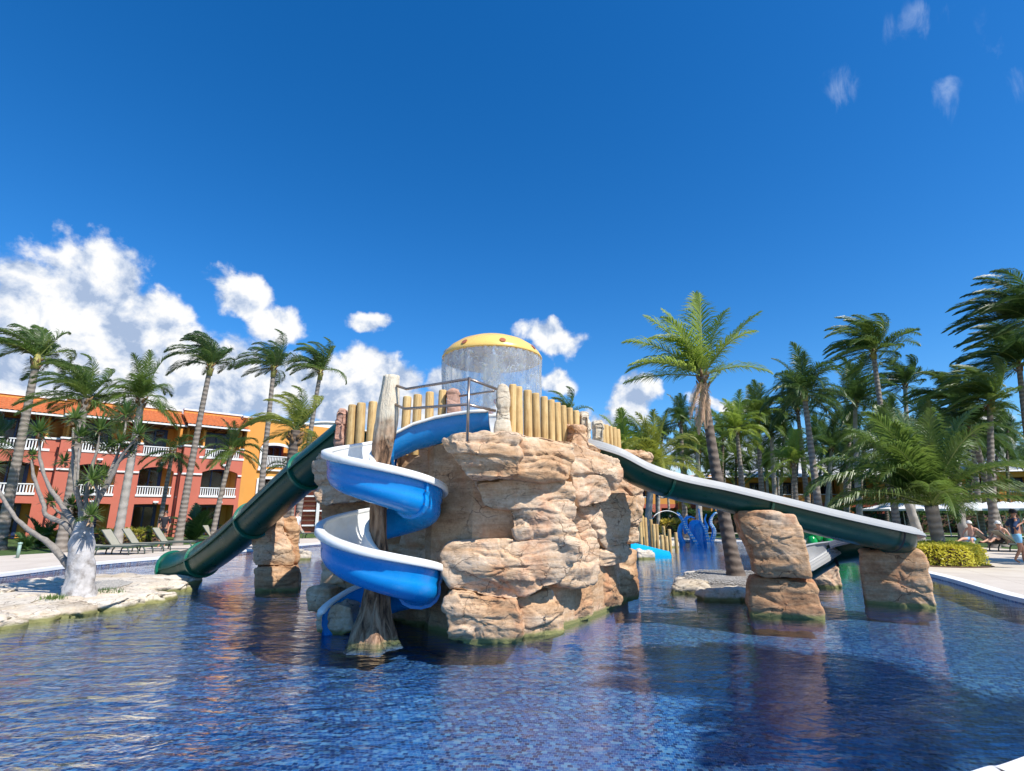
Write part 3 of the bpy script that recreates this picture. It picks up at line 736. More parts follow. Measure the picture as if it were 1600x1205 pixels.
inner = [(0.325, 0.0), (0.328, -0.18), (0.305, -0.30), (0.25, -0.42), (0.12, -0.505), (-0.03, -0.50), (-0.15, -0.44), (-0.22, -0.30), (-0.262, -0.06)]
rimo = [(0.315, -0.03), (0.315, 0.01), (0.33, 0.028), (0.40, 0.028), (0.435, 0.012), (0.44, -0.07), (0.425, -0.085), (0.40, -0.08), (0.352, -0.05)]
rimi = [(-0.255, -0.07), (-0.258, -0.045), (-0.27, -0.03), (-0.33, -0.03), (-0.345, -0.045), (-0.345, -0.09), (-0.32, -0.10), (-0.285, -0.08)]
def sweep(name, prof, i0, i1, mat, parent, closed=False, widen=None, caps=False):
    V = []; F = []; n = len(prof); L = i1 - i0
    for i in range(i0, i1 + 1):
        nrm = frame_at(i)
        for (a, z) in prof:
            # the entry trough has equal walls
            f = 1.0
            V.append(Pc[i] + nrm * a + Vector((0, 0, z * (0.78 if i < 5 else min(1.0, 0.78 + (i - 5) * 0.03)))))
    m = n if closed else n - 1
    for i in range(L):
        for j in range(m):
            F.append((i * n + j, i * n + (j + 1) % n, (i + 1) * n + (j + 1) % n, (i + 1) * n + j))
    if caps and closed: F.append(tuple(range(n))[::-1]); F.append(tuple(range(L * n, L * n + n)))
    o = link(name, mesh(name, [tuple(v) for v in V], F, mat, True), None, parent)
    return o
spiral = empty('spiral_slide', (HX, HY, 0), 0, 'bright blue spiral water slide with white rim winding around the bark column', 'water slide')
def own(o, root):
    o.parent = root; o.matrix_parent_inverse = Matrix.Translation(-Vector(root.location)); return o
joints = [0, 13, 31, 51, 76, len(Pc) - 1]     # flanges where sections are bolted
for a, b_ in zip(joints[:-1], joints[1:]):
    o = own(sweep('shell_section', shellp, a, b_, M['blue'], None), spiral)
    o = own(sweep('inner_trough', inner, a, b_, M['blue' if a == 76 else 'white'], None), spiral)
own(sweep('outer_rim', rimo, 0, len(Pc) - 1, M['white'], None, True, caps=True), spiral)
own(sweep('inner_rim', rimi, 0, len(Pc) - 1, M['white'], None, True, caps=True), spiral)
for j in (5, 13, 31, 51, 76, 88):
    # raised bolted flange: profile pushed outwards, two samples wide
    j = min(j, len(Pc) - 2); V = []; F = []
    tdir = (Pc[j + 1] - Pc[j - 1]).normalized(); nrm = frame_at(j); n = len(shellp); cc = Vector((0.03, 0, -0.22))
    for off, s in ((-0.022, 1.0), (-0.022, 1.12), (0.022, 1.12), (0.022, 1.0)):
        for (a, z) in shellp:
            aa = 0.03 + (a - 0.03) * s; z2 = -0.2 + (z + 0.2) * (s if z < -0.2 else 1.0)
            V.append(Pc[j] + tdir * off + nrm * aa + Vector((0, 0, z2)))
    for q in range(3):
        for w in range(n - 1): F.append((q * n + w, q * n + w + 1, (q + 1) * n + w + 1, (q + 1) * n + w))
    fo = own(link('flange', mesh('flange', [tuple(v) for v in V], F, M['blue'], False)), spiral)
    bb = MB()
    for w in (2, 5, 8):
        a, z = shellp[w]; c = Pc[j] + nrm * (0.03 + (a - 0.03) * 1.07) + Vector((0, 0, z)); bb = MB().tube([c - tdir * 0.035, c + tdir * 0.035], 0.009, 6)
        bo = link('bolt', mesh('bolt', bb.V, bb.F, M['steel'], False)); bo.parent = fo

# bark column that carries the spiral
def stump():
    cl = smooth_path([P(578, 1015, 8.2), P(580, 985, 8.2), P(590, 900, 8.22), P(590, 800, 8.25), P(596, 720, 8.25), P(606, 650, 8.22), P(612, 588, 8.2)], 14)
    hs_ = np.linspace(0, 1, len(cl)); n = 56; V = []
    rads = np.interp([p.z for p in cl], [-0.3, 0.0, 0.35, 0.8, 1.5, 2.4, 2.9, 3.3, 3.7, 3.9], [0.40, 0.31, 0.21, 0.155, 0.125, 0.135, 0.17, 0.175, 0.135, 0.125])
    for i, p in enumerate(cl):
        for k_ in range(n):
            a = 2 * pi * k_ / n; V.append((p.x + cos(a) * rads[i], p.y + sin(a) * rads[i], p.z))
    V = np.array(V); m_ = len(cl)
    ang = np.tile(np.arange(n) * 2 * pi / n, m_); zz = V[:, 2]
    base = np.repeat(np.array([[p.x, p.y] for p in cl]), n, 0)
    q = np.stack([np.cos(ang) * 1.5, np.sin(ang) * 1.5, zz * 0.5], 1)
    rid = fbm(q * 2.2, 4, 2) * 0.32 + fbm(q * 6, 3, 9) * 0.14
    flare = np.clip(0.7 - zz, 0, 1) * 0.42 * (np.sin(ang * 5 + 1.0) * 0.6)
    sc = 1 + rid * np.where(zz > 3.1, 0.55, 1.0) + flare
    V[:, :2] = base + (V[:, :2] - base) * sc[:, None]
    F = [(i * n + k_, i * n + (k_ + 1) % n, (i + 1) * n + (k_ + 1) % n, (i + 1) * n + k_) for i in range(m_ - 1) for k_ in range(n)]
    F.append(tuple(range((m_ - 1) * n, m_ * n)))
    return link('bark_column', mesh('bark_column', V, F, M['stump'], True))
tag(stump(), 'tall sculpted tree trunk column with flared roots in the middle of the blue spiral slide', 'column')

# steel railing
rail = empty('steel_railing', tuple(P(733, 676, 7.35)), 0, 'weathered steel tube railing with one vertical post above the blue slide entrance', 'railing')
c1, c2 = P(733, 592, 7.35), P(730, 632, 7.35)
for nm, pts, r in (('rail', [P(620, 603, 8.1), P(635, 608, 8.0), c1, P(776, 608, 7.7)], 0.021), ('rail', [P(618, 632, 8.1), P(632, 639, 8.0), c2, P(774, 642, 7.7)], 0.021),
                   ('rail_post', [c1 + Vector((0, 0, 0.02)), P(730, 690, 7.35)], 0.021), ('back_rail', [P(718, 619, 9.2), P(772, 611, 8.6)], 0.018)):
    own(MB().tube(pts, r, 10).build(nm, M['steel'], None, True), rail)

# ---------------------------------------------------------------- mushroom fountain
mc = P(769, 560, 10.55); rimz = P(769, 537, 9.5).z
mush = empty('mushroom_fountain', (mc.x, 10.55, 2.865), 0, 'yellow domed mushroom fountain with red spots pouring water on top of the rock tower', 'fountain')
MR = 1.03; zc = rimz - 2.865
cp = [(0.001, 0.46), (0.25, 0.45), (0.5, 0.40), (0.72, 0.31), (0.88, 0.20), (0.98, 0.09), (MR, 0.0), (MR - 0.01, -0.03), (MR - 0.05, -0.03)]
MB().lathe([(r, z + zc) for r, z in cp], 64).build('cap', M['yellow'], mush, True)
MB().lathe([(MR - 0.045, zc - 0.028), (MR - 0.1, zc + 0.0), (0.5, zc + 0.03), (0.16, zc + 0.04)], 48).build('cap_underside', M['under'], mush, True)
MB().lathe([(0.26, 0.0), (0.215, 0.25), (0.19, 0.8), (0.17, 1.3), (0.18, 1.7), (0.24, zc + 0.04)], 32).build('stem', M['stem'], mush, True)
def spot(center, nrm, r, mat, parent, nm='spot'):
    q = nrm.to_track_quat('Z', 'Y'); V = [center + nrm * 0.012]; n = 20
    for k_ in range(n): V.append(center + nrm * 0.004 + q @ Vector((cos(2 * pi * k_ / n) * r, sin(2 * pi * k_ / n) * r, 0)))
    return link(nm, mesh(nm, [tuple(v) for v in V], [(0, 1 + k_, 1 + (k_ + 1) % n) for k_ in range(n)], mat, True), None, parent)
for a in range(0, 360, 45):
    an = R(a - 76); rr_, z = 0.965, 0.105
    nrm = Vector((cos(an) * 0.78, sin(an) * 0.78, 0.62)).normalized()
    spot(Vector((cos(an) * rr_, sin(an) * rr_, z + zc)) + nrm * 0.012, nrm, 0.062, M['redspot'], mush)
for (a, z) in ((-60, 1.05), (-95, 0.82), (-50, 0.62), (-70, 0.40), (-112, 0.35), (-35, 0.95), (-130, 0.7)):
    an = R(a); nrm = Vector((cos(an), sin(an), 0)); rr_ = float(np.interp(z, [0, .25, .8, 1.3], [.26, .215, .19, .17]))
    spot(nrm * rr_ + Vector((0, 0, z)), nrm, 0.052, M['red'], mush)
# falling sheet of water: strings and net of droplets round the rim
def mat_fall():
    m, t, b = newmat('falling_water'); t.n.remove(b); tc = t.new('ShaderNodeUVMap')
    u = t.new('ShaderNodeSeparateXYZ'); t.l.new(tc.outputs[0], u.inputs[0])
    uv = t.mapping(tc.outputs[0], scl=(60, 9, 1))
    nz = t.new('ShaderNodeTexNoise'); t.l.new(uv, nz.inputs['Vector']); nz.inputs['Scale'].default_value = 0.55; nz.inputs['Detail'].default_value = 3
    w = t.vmath('ADD', uv, t.vmath('SCALE', nz.outputs['Color'], 3.0))
    v = t.new('ShaderNodeTexVoronoi', feature='DISTANCE_TO_EDGE'); t.l.new(w, v.inputs['Vector']); v.inputs['Scale'].default_value = 0.9
    web = t.rng(v.outputs['Distance'], 0.02, 0.11, 1, 0)
    br = t.rng(t.noise(t.mapping(tc.outputs[0], scl=(26, 7, 1)), 1.0, 4, 0.6), 0.42, 0.60)
    a = t.math('MULTIPLY', web, br)
    drops = t.rng(t.noise(t.mapping(tc.outputs[0], scl=(260, 42, 1)), 1.0, 2), 0.66, 0.72)
    a = t.math('MAXIMUM', a, t.math('MULTIPLY', drops, t.rng(u.outputs[1], 1.0, 0.3)))
    film = t.rng(t.noise(t.mapping(tc.outputs[0], scl=(30, 5, 1)), 1.0, 4), 0.3, 0.7, 0.2, 0.62)
    fade = t.rng(u.outputs[1], 0.0, 0.35)
    di = t.new('ShaderNodeBsdfDiffuse'); di.inputs[0].default_value = (0.85, 0.88, 0.9, 1)
    tl = t.new('ShaderNodeBsdfTranslucent'); tl.inputs[0].default_value = (0.85, 0.88, 0.9, 1)
    gl = t.new('ShaderNodeBsdfGlossy'); gl.inputs['Roughness'].default_value = 0.12
    t.l.new(t.bump(v.outputs['Distance'], 1.0, 0.03), gl.inputs['Normal'])
    m1 = t.new('ShaderNodeMixShader'); m1.inputs[0].default_value = 0.5; t.l.new(di.outputs[0], m1.inputs[1]); t.l.new(tl.outputs[0], m1.inputs[2])
    m2 = t.new('ShaderNodeMixShader'); m2.inputs[0].default_value = 0.35; t.l.new(m1.outputs[0], m2.inputs[1]); t.l.new(gl.outputs[0], m2.inputs[2])
    tr = t.new('ShaderNodeBsdfTransparent')
    mx = t.new('ShaderNodeMixShader'); t.l.new(t.math('MAXIMUM', a, t.math('MULTIPLY', film, fade)), mx.inputs[0])
    t.l.new(tr.outputs[0], mx.inputs[1]); t.l.new(m2.outputs[0], mx.inputs[2]); t.l.new(mx.outputs[0], t.n['Material Output'].inputs[0])
    return m
def water_curtain():
    n, m_ = 160, 18; V = []; F = []; uvs = []
    for j in range(m_ + 1):
        for i in range(n + 1):
            a = 2 * pi * i / n; f = j / m_; z = zc - 0.03 - f * (zc - 0.03)
            r = MR - 0.02 + 0.012 * math.sin(a * 37 + f * 7) - 0.03 * f + 0.015 * math.sin(a * 91)
            V.append((cos(a) * r, sin(a) * r, z)); uvs.append((i / n, 1 - f))
    for j in range(m_):
        for i in range(n): F.append((j * (n + 1) + i, j * (n + 1) + i + 1, (j + 1) * (n + 1) + i + 1, (j + 1) * (n + 1) + i))
    me = mesh('water_curtain', V, F, mat_fall(), True); uvl = me.uv_layers.new(name='UVMap')
    for lp in me.loops: uvl.data[lp.index].uv = uvs[lp.vertex_index]
    return me
wc_ = link('water_curtain', water_curtain()); wc_.location = mush.location
tag(wc_, 'thin curtain of water falling from the rim of the yellow mushroom', 'falling water')

# ---------------------------------------------------------------- green slides
def sweep_path(name, Pp, profs, mat, parent, closed=False, up=Vector((0, 0, 1)), caps=False, smooth=True):
    """profs: function(i, f) -> list of (side, up) offsets; side is to the right of travel"""
    V = []; F = []; n = None; L = len(Pp)
    for i in range(L):
        t = (Pp[min(i + 1, L - 1)] - Pp[max(i - 1, 0)]).normalized(); s = t.cross(up).normalized(); u = s.cross(t).normalized()
        pr = profs(i / (L - 1)); n = len(pr)
        for a, z in pr: V.append(Pp[i] + s * a + u * z)
    m_ = n if closed else n - 1
    for i in range(L - 1):
        for j in range(m_): F.append((i * n + j, i * n + (j + 1) % n, (i + 1) * n + (j + 1) % n, (i + 1) * n + j))
    if caps and closed: F.append(tuple(range(n))[::-1]); F.append(tuple(range((L - 1) * n, L * n)))
    o = link(name, mesh(name, [tuple(v) for v in V], F, mat, smooth))
    if parent is not None: own(o, parent)
    return o
# enclosed green tube on the left
tp = smooth_path([P(550, 678, 10.4), P(515, 707, 10.8), P(480, 736, 11.3), P(440, 772, 12.0), P(400, 809, 12.8), P(362, 843, 13.6), P(325, 870, 14.4), P(298, 882, 15.0), P(266, 889, 15.4)], 8)
tube = empty('tube_slide', tuple(tp[-1]), 0, 'dark green enclosed tube slide running down from the tower into the pool on the left', 'water slide')
circ = lambda r, a0=0, a1=360, n=28: [(cos(R(a0 + (a1 - a0) * k_ / n)) * r, sin(R(a0 + (a1 - a0) * k_ / n)) * r) for k_ in range(n if a1 - a0 == 360 else n + 1)]
TR = lambda f: 0.37 + 0.05 * f
cuts = [0, 16, 33, 50, len(tp) - 1]
for a, b_ in zip(cuts[:-1], cuts[1:]):
    sub = tp[a:b_ + 1]; L = len(tp) - 1
    sweep_path('tube_upper_half', sub, lambda f, a=a, b_=b_: circ(TR((a + f * (b_ - a)) / L), 0, 180, 18), M['green'], tube)
    sweep_path('tube_lower_half', sub, lambda f, a=a, b_=b_: circ(TR((a + f * (b_ - a)) / L), 180, 360, 18), M['green'], tube)
for s in (1, -1):
    sweep_path('seam_flange', tp[0:-2], lambda f, s=s: [(s * (TR(f) - 0.02), 0.02), (s * (TR(f) + 0.055), 0.02), (s * (TR(f) + 0.055), -0.02), (s * (TR(f) - 0.02), -0.02)], M['green'], tube, True, smooth=False)
for c in cuts[1:]:
    i = min(c, len(tp) - 2); r = TR(c / (len(tp) - 1)); t = (tp[i + 1] - tp[i - 1]).normalized()
    q = [tp[i] - t * 0.03, tp[i] + t * 0.03]
    sweep_path('ring_flange', q, lambda f, r=r: circ(r + 0.055, 0, 360, 36), M['green2'], tube, True, caps=False)
    V = []; 
    s_ = t.cross(Vector((0, 0, 1))).normalized(); u_ = s_.cross(t)
    mm = MB()
    for e in (0, 1):
        A_ = [q[e] + s_ * a + u_ * z for a, z in circ(r - 0.01, 0, 360, 36)]; B_ = [q[e] + s_ * a + u_ * z for a, z in circ(r + 0.055, 0, 360, 36)]
        mm.add(A_ + B_, [(k_, (k_ + 1) % 36, 36 + (k_ + 1) % 36, 36 + k_) for k_ in range(36)])
    own(mm.build('ring_face', M['green2']), tube)
sweep_path('inner_lining', tp[-14:], lambda f: circ(0.385, 0, 360, 28), M['cyan'], tube, True)
# open green trough on the right: down over the boulders, round a hairpin and back to the pool
rp = [P(905, 697, 10.3), P(925, 694, 10.15), P(960, 706, 10.05), P(1000, 729, 10.05), P(1050, 747, 10.1), P(1120, 762, 10.25), P(1200, 781, 10.4), P(1290, 803, 10.6), P(1350, 817, 10.8), P(1390, 826, 11.0)]
rp2 = smooth_path(rp, 7)
e = rp2[-1]; tl_ = (rp2[-1] - rp2[-4]); tl_.z = 0; tl_.normalize(); nl = Vector((-tl_.y, tl_.x, 0))
hp = []
hr = 0.85; cc = e + nl * hr
for k_ in range(1, 16):
    a = pi * k_ / 15; hp.append(cc - nl * hr * cos(a) + tl_ * hr * 0.45 * sin(a) + Vector((0, 0, -0.46 * k_ / 15)))
ret = [hp[-1] - tl_ * 0.4 * k_ + Vector((0, 0, -0.17 * k_)) + nl * 0.03 * k_ for k_ in range(1, 4)]
gp = rp2 + hp + ret
open_slide = empty('open_slide', tuple(Vector((7.4, 11.5, 0))), 0, 'long open dark green slide with pale ridged rim resting on two boulder pillars', 'water slide')
L_ = len(gp) - 1
def tro(f, lo=0.0, hi=1.0):
    w = 0.40; d = 0.30 + 0.14 * min(1, f * 1.6)
    pts = []
    for k_ in range(15):
        a = pi + pi * k_ / 14; pts.append((w * math.copysign(abs(cos(a)) ** 0.7, cos(a)), -d * abs(sin(a)) ** 0.75))
    return pts
gc = [0, 27, 41, 61, 76, len(gp) - 1]
for a, b_ in zip(gc[:-1], gc[1:]):
    sweep_path('trough_section', gp[a:b_ + 1], lambda f, a=a, b_=b_: tro((a + f * (b_ - a)) / L_), M['green'], open_slide)
    sweep_path('trough_lining', gp[a:b_ + 1], lambda f, a=a, b_=b_: [(x * 0.95, z * 0.95 + 0.004) for x, z in tro((a + f * (b_ - a)) / L_)], M['greyrim'] if a >= 61 else M['white'], open_slide)
for s in (1, -1):
    prof = [(0.35, 0.03), (0.385, 0.055), (0.41, 0.05), (0.425, 0.024), (0.432, 0.022), (0.455, 0.022), (0.468, -0.008), (0.475, -0.012), (0.498, -0.014), (0.510, -0.044), (0.518, -0.05), (0.535, -0.054), (0.545, -0.10), (0.53, -0.105), (0.40, -0.03)]
    sweep_path('ridged_rim', gp, lambda f, s=s: [(s * x, z) for x, z in prof], M['greyrim'], open_slide, True, caps=True, smooth=False)
for c in gc[1:-1]:
    t = (gp[c + 1] - gp[c - 1]).normalized()
    sweep_path('joint_flange', [gp[c] - t * 0.025, gp[c] + t * 0.025], lambda f, c=c: [(x * 1.1, z * 1.1) for x, z in tro(c / L_)], M['green2'] if c in (27, 41) else M['dark'], open_slide)

# ---------------------------------------------------------------- freestanding pillars of rock
def pillar(label, blocks, group='rock pillars standing in the pool'):
    root = empty('rock_pillar', (0, 0, 0), 0, label, 'rock pillar', group)
    for i, (poly, Y, yaw, th_, kw) in enumerate(blocks): rock_block(root, poly, Y, yaw, th_, seed=int(poly[0][0]) + i, **kw)
    return root
pillar('tall two-tier boulder pillar under the middle of the open green slide', [
    ([(1147, 806), (1152, 797), (1200, 796), (1245, 802), (1258, 830), (1270, 880), (1275, 908), (1225, 906), (1180, 902), (1172, 860), (1155, 832)], 9.75, -20, 1.0, dict(res=(130, 60), strata=0.2, rho=0.11, amp=.7)),
    ([(1170, 912), (1176, 903), (1225, 905), (1276, 908), (1284, 930), (1292, 966), (1292, 990), (1230, 992), (1176, 985), (1170, 950)], 9.8, -20, 1.1, dict(res=(110, 54), strata=0.15, rho=0.10, amp=.7))])
pillar('broad single boulder under the curled end of the open green slide', [
    ([(1340, 858), (1380, 858), (1440, 860), (1455, 880), (1460, 920), (1468, 955), (1468, 975), (1400, 978), (1354, 968), (1346, 920)], 10.95, -32, 1.0, dict(res=(140, 60), strata=0.1, rho=0.12, amp=.65))])
pillar('short mushroom-shaped rock pillar left of the blue spiral slide', [
    ([(387, 832), (395, 812), (425, 804), (440, 806), (450, 840), (462, 868), (460, 888), (395, 886), (392, 858)], 13.0, 18, 0.7, dict(res=(110, 50), strata=0.3)),
    ([(438, 808), (462, 808), (470, 830), (466, 884), (440, 888)], 13.3, 22, 0.6, dict(res=(70, 40), strata=0.3)),
    ([(392, 888), (425, 882), (464, 884), (467, 910), (466, 940), (394, 940)], 13.0, 18, 0.9, dict(strata=0.4))])
pillar('small square boulder in shade beneath the returning green slide', [
    ([(1274, 888), (1310, 886), (1314, 905), (1316, 930), (1272, 934)], 13.6, -25, 1.0, dict(res=(70, 40), strata=0.2))])

# ---------------------------------------------------------------- planted islands
def island(label, outline, z_top, rocks, gravel_mat, group):
    root = empty('planted_island', tuple(Vector((sum(p[0] for p in outline) / len(outline), sum(p[1] for p in outline) / len(outline), 0))), 0, label, 'island', group)
    pts = closed_path([Vector((x, y, 0)) for x, y in outline], 6)
    cen = Vector(root.location)
    def ring(s, z): return [cen + (p - cen) * s + Vector((0, 0, z)) for p in pts]
    rings = [ring(1.05, -0.48), ring(1.0, -0.05), ring(0.93, z_top * 0.7), ring(0.8, z_top), ring(0.3, z_top + 0.03)]
    V = []; F = []; k_ = len(pts)
    for r in rings: V += [tuple(p) for p in r]
    for j in range(len(rings) - 1): F += [(j * k_ + i, j * k_ + (i + 1) % k_, (j + 1) * k_ + (i + 1) % k_, (j + 1) * k_ + i) for i in range(k_)]
    F.append(tuple(range((len(rings) - 1) * k_, len(rings) * k_)))
    own(link('gravel_bed', mesh('gravel_bed', V, F, gravel_mat, True)), root)
    for i, (x, y, w, h, a) in enumerate(rocks):
        own(boulder((x, y), w, h, a, 40 + i, ROCKI), root)
    return root
def boulder(c, w, h, a, seed, mat, name='boulder', d=None, zc_=0.0, res=(72, 34)):
    d = d or w * 0.55; NU, NV = res
    th = np.linspace(0, 2 * pi, NU, endpoint=False)[None, :]; ph = np.linspace(-pi / 2, pi / 2, NV)[:, None]
    ex = lambda v, e_: np.sign(v) * np.abs(v) ** e_
    X = ex(np.cos(ph), 0.35) * ex(np.cos(th), 0.5) * w / 2; Yv = ex(np.cos(ph), 0.35) * ex(np.sin(th), 0.5) * d / 2; Z = ex(np.sin(ph), 0.45) * (h / 2 + 0.24) + (h / 2 - 0.24) + 0 * th
    V = np.stack([X * cos(a) - Yv * sin(a) + c[0], X * sin(a) + Yv * cos(a) + c[1], Z + zc_], -1).reshape(-1, 3)
    nr = V - np.array([c[0], c[1], 0]); nr /= np.linalg.norm(nr, axis=1, keepdims=True) + 1e-6
    q = V * 1.0 + seed * 2.3
    f1, f2, idv = voro(q * np.array([2.6, 2.6, 5.0]), 3)
    V = V + nr * (0.10 * fbm(q * 1.6, 4) + 0.14 * (idv - 0.5) - 0.04 * np.exp(-((f2 - f1) / .06) ** 2) + 0.05 * fbm(q * 7, 3))[:, None] * min(1, w)
    idx = np.arange(NV * NU).reshape(NV, NU); nx = np.roll(idx, -1, 1)
    F = np.stack([idx[:-1], nx[:-1], nx[1:], idx[1:]], -1).reshape(-1, 4).tolist()
    return link(name, mesh(name, V, F, mat, True))
# left island: outline in plan
oi = [G(x, y) for x, y in [(-60, 985), (0, 968), (100, 957), (200, 942), (262, 922), (270, 910), (215, 902), (150, 905), (60, 912), (-60, 928)]]
oi = [(p.x, p.y) for p in oi]
rk = []
for (px, py, wpx, hm, tilt) in [(10, 962, 120, .18, 2), (75, 955, 100, .17, 6), (140, 947, 95, .2, 8), (200, 936, 90, .18, 14), (245, 921, 62, .18, 40), (225, 906, 85, .17, -6), (165, 906, 80, .17, -4),
                                (85, 915, 70, .22, 0), (35, 925, 80, .16, -5), (-40, 975, 90, .2, -5), (-45, 935, 90, .2, 0), (55, 940, 60, .2, 0)]:
    g_ = G(px, py, 0.05); rk.append((g_.x, g_.y, wpx * g_.y / 850 * 1.3, hm, R(tilt)))
island('pale stone ringed island with gravel bed around the whitewashed branching tree', oi, 0.14, rk, ROCKI, 'planted islands')
own(boulder((G(275, 911).x, G(275, 911).y), 1.1, .14, .1, 77, ROCKI), bpy.data.objects['planted_island'])
oi2 = [G(x, y) for x, y in [(1062, 922), (1060, 907), (1090, 899), (1140, 900), (1190, 901), (1212, 912), (1206, 930), (1160, 932), (1100, 926)]]
rk = []
for (px, py, wpx, hm, tilt) in [(1082, 922, 52, .24, -12), (1132, 932, 66, .22, -2), (1066, 911, 36, .18, 70), (1104, 900, 60, .15, 4), (1185, 933, 56, .18, 4), (1190, 902, 50, .14, 0), (1148, 901, 44, .10, 0), (1210, 922, 34, .2, 60)]:
    g_ = G(px, py, 0.05); rk.append((g_.x, g_.y, wpx * g_.y / 850 * 1.15, hm, R(tilt)))
def pebbles(root, outline, z, n, seed):
    r = random.Random(seed); xs = [p[0] for p in outline]; ys = [p[1] for p in outline]; m_ = MB(); cxx = sum(xs) / len(xs); cyy = sum(ys) / len(ys)
    for i in range(n):
        k_ = r.randrange(len(outline)); a = Vector((cxx, cyy)); b_ = Vector(outline[k_]); c = Vector(outline[(k_ + 1) % len(outline)]); u, v = r.random(), r.random()
        if u + v > 1: u, v = 1 - u, 1 - v
        p = a + (b_ - a) * u * .85 + (c - a) * v * .85; s = r.uniform(.012, .034); h = s * .6; t = r.uniform(0, 3)
        q = [(p.x + cos(t + j * pi / 2) * s * r.uniform(.7, 1.2), p.y + sin(t + j * pi / 2) * s * r.uniform(.7, 1.2), z + h * .3) for j in range(4)]
        m_.add([(p.x, p.y, z + h)] + q + [(p.x, p.y, z - h)], [(0, 1, 2), (0, 2, 3), (0, 3, 4), (0, 4, 1), (5, 2, 1), (5, 3, 2), (5, 4, 3), (5, 1, 4)])
    o = link('pebbles', mesh('pebbles', m_.V, m_.F, PEB, False), None, None, 'stuff'); own(o, root)
PEB = mat_plain('pale_pebbles', (0.33, 0.31, 0.28), 0.9, var=0.45, scale=26)
tcx, tcy = G(150, 928).x, G(150, 928).y
pebbles(bpy.data.objects['planted_island'], [(tcx + (x - sum(p[0] for p in oi) / len(oi)) * .42, tcy + (y - sum(p[1] for p in oi) / len(oi)) * .42) for x, y in oi], 0.165, 2600, 4)
small_isle = island('small stone ringed gravel island at the foot of the leaning palm', [(p.x, p.y) for p in oi2], 0.16, rk, M['grav'], 'planted islands')
pebbles(small_isle, [(p.x, p.y) for p in oi2], 0.185, 1500, 5)
for (px, py, w, lb) in [(465, 874, 40, 'low pale boulder in the water just right of the mushroom-shaped pillar'), (1008, 873, 28, 'pale round boulder at the foot of the cyan kiddie slide')]:
    g_ = G(px, py); tag(boulder((g_.x, g_.y), w * g_.y / 850, 0.32, 0.2, int(px), ROCKI, 'pale_boulder'), lb, 'boulder')
# ---------------------------------------------------------------- palm fronds
WIND = np.array([-1.0, 0.25, 0.05])
def frond_data(az_, el_, L=1.0, nl=52, droop=1.5, wind=0.9, leaf=0.27, width=0.014, hang=0.55, seed=0, twist=0.0, wdir=WIND):
    r = np.random.default_rng(seed); N = 26; ds = 1.0 / N
    d = np.array([cos(el_) * cos(az_), cos(el_) * sin(az_), sin(el_)]); p = np.zeros(3); pts = [p.copy()]; ds_ = [d.copy()]
    for i in range(N):
        t = i / N; d = d + (np.array([0, 0, -1.0]) * droop * (0.25 + 1.5 * t) + wdir * wind * (0.3 + t)) * ds; d /= np.linalg.norm(d)
        p = p + d * ds; pts.append(p.copy()); ds_.append(d.copy())
    pts = np.array(pts); ds_ = np.array(ds_)
    tt = np.linspace(0.10, 0.995, nl); n2 = nl * 2
    T = np.repeat(tt, 2) + r.uniform(-.004, .004, n2); sg = np.tile([1.0, -1.0], nl)
    X = np.clip(T, 0, 1) * N; i0 = np.clip(X.astype(int), 0, N - 1); f = (X - i0)[:, None]
    B = pts[i0] * (1 - f) + pts[i0 + 1] * f; D = ds_[i0] * (1 - f) + ds_[i0 + 1] * f
    up = np.array([0, 0, 1.0]); S = np.cross(D, up + 1e-3); S /= np.linalg.norm(S, axis=1, keepdims=True) + 1e-9
    # leaflets leave the rib in a shallow V above it
    U = np.cross(S, D)
    ang = np.radians(28 + 38 * T + r.uniform(-6, 6, n2))[:, None]
    ld = S * sg[:, None] * np.cos(ang) + D * np.sin(ang) + U * (0.22 + r.uniform(-.1, .15, n2))[:, None]
    ld /= np.linalg.norm(ld, axis=1, keepdims=True)
    prof = np.sin(np.pi * np.clip(0.12 + 0.86 * T, 0, 1) ** 0.8) ** 0.75
    ll = (leaf * prof * r.uniform(0.85, 1.08, n2) * 1.0 + 0.02)[:, None]
    V = np.zeros((n2, 7, 3)); P_ = B.copy(); wv = [0.6, 1.0, 0.75]
    W_ = D
    for k_ in range(4):
        wd = W_ - ld * (W_ * ld).sum(1, keepdims=True); wd /= np.linalg.norm(wd, axis=1, keepdims=True) + 1e-9
        if k_ < 3:
            V[:, 2 * k_] = P_ - wd * width * wv[k_] / 2; V[:, 2 * k_ + 1] = P_ + wd * width * wv[k_] / 2
        else: V[:, 6] = P_
        P_ = P_ + ld * ll / 3
        ld = ld + np.array([0, 0, -1.0]) * hang * (0.4 + 0.5 * k_) * r.uniform(0.7, 1.3, n2)[:, None] + wdir * wind * 0.28
        ld /= np.linalg.norm(ld, axis=1, keepdims=True)
    b = (np.arange(n2) * 7)[:, None]
    F4 = np.concatenate([b + np.array([0, 1, 3, 2]), b + np.array([2, 3, 5, 4])]); F3 = b + np.array([4, 5, 6])
    V = V.reshape(-1, 3); F = F4.tolist() + F3.tolist()
    # rib
    nb = len(V); rr_ = np.interp(np.linspace(0, 1, N + 1), [0, .1, 1], [0.017, 0.010, 0.002]); R_ = []
    for i in range(N + 1):
        s = np.cross(ds_[i], up); s /= np.linalg.norm(s) + 1e-9; u = np.cross(s, ds_[i])
        for a in (0, 2.09, 4.19): R_.append(pts[i] + (s * cos(a) + u * sin(a)) * rr_[i])
    V = np.concatenate([V, np.array(R_)])
    RF = [(nb + i * 3 + k_, nb + i * 3 + (k_ + 1) % 3, nb + (i + 1) * 3 + (k_ + 1) % 3, nb + (i + 1) * 3 + k_) for i in range(N) for k_ in range(3)]
    nleaf = len(F); F += RF
    return V * L, F, nleaf
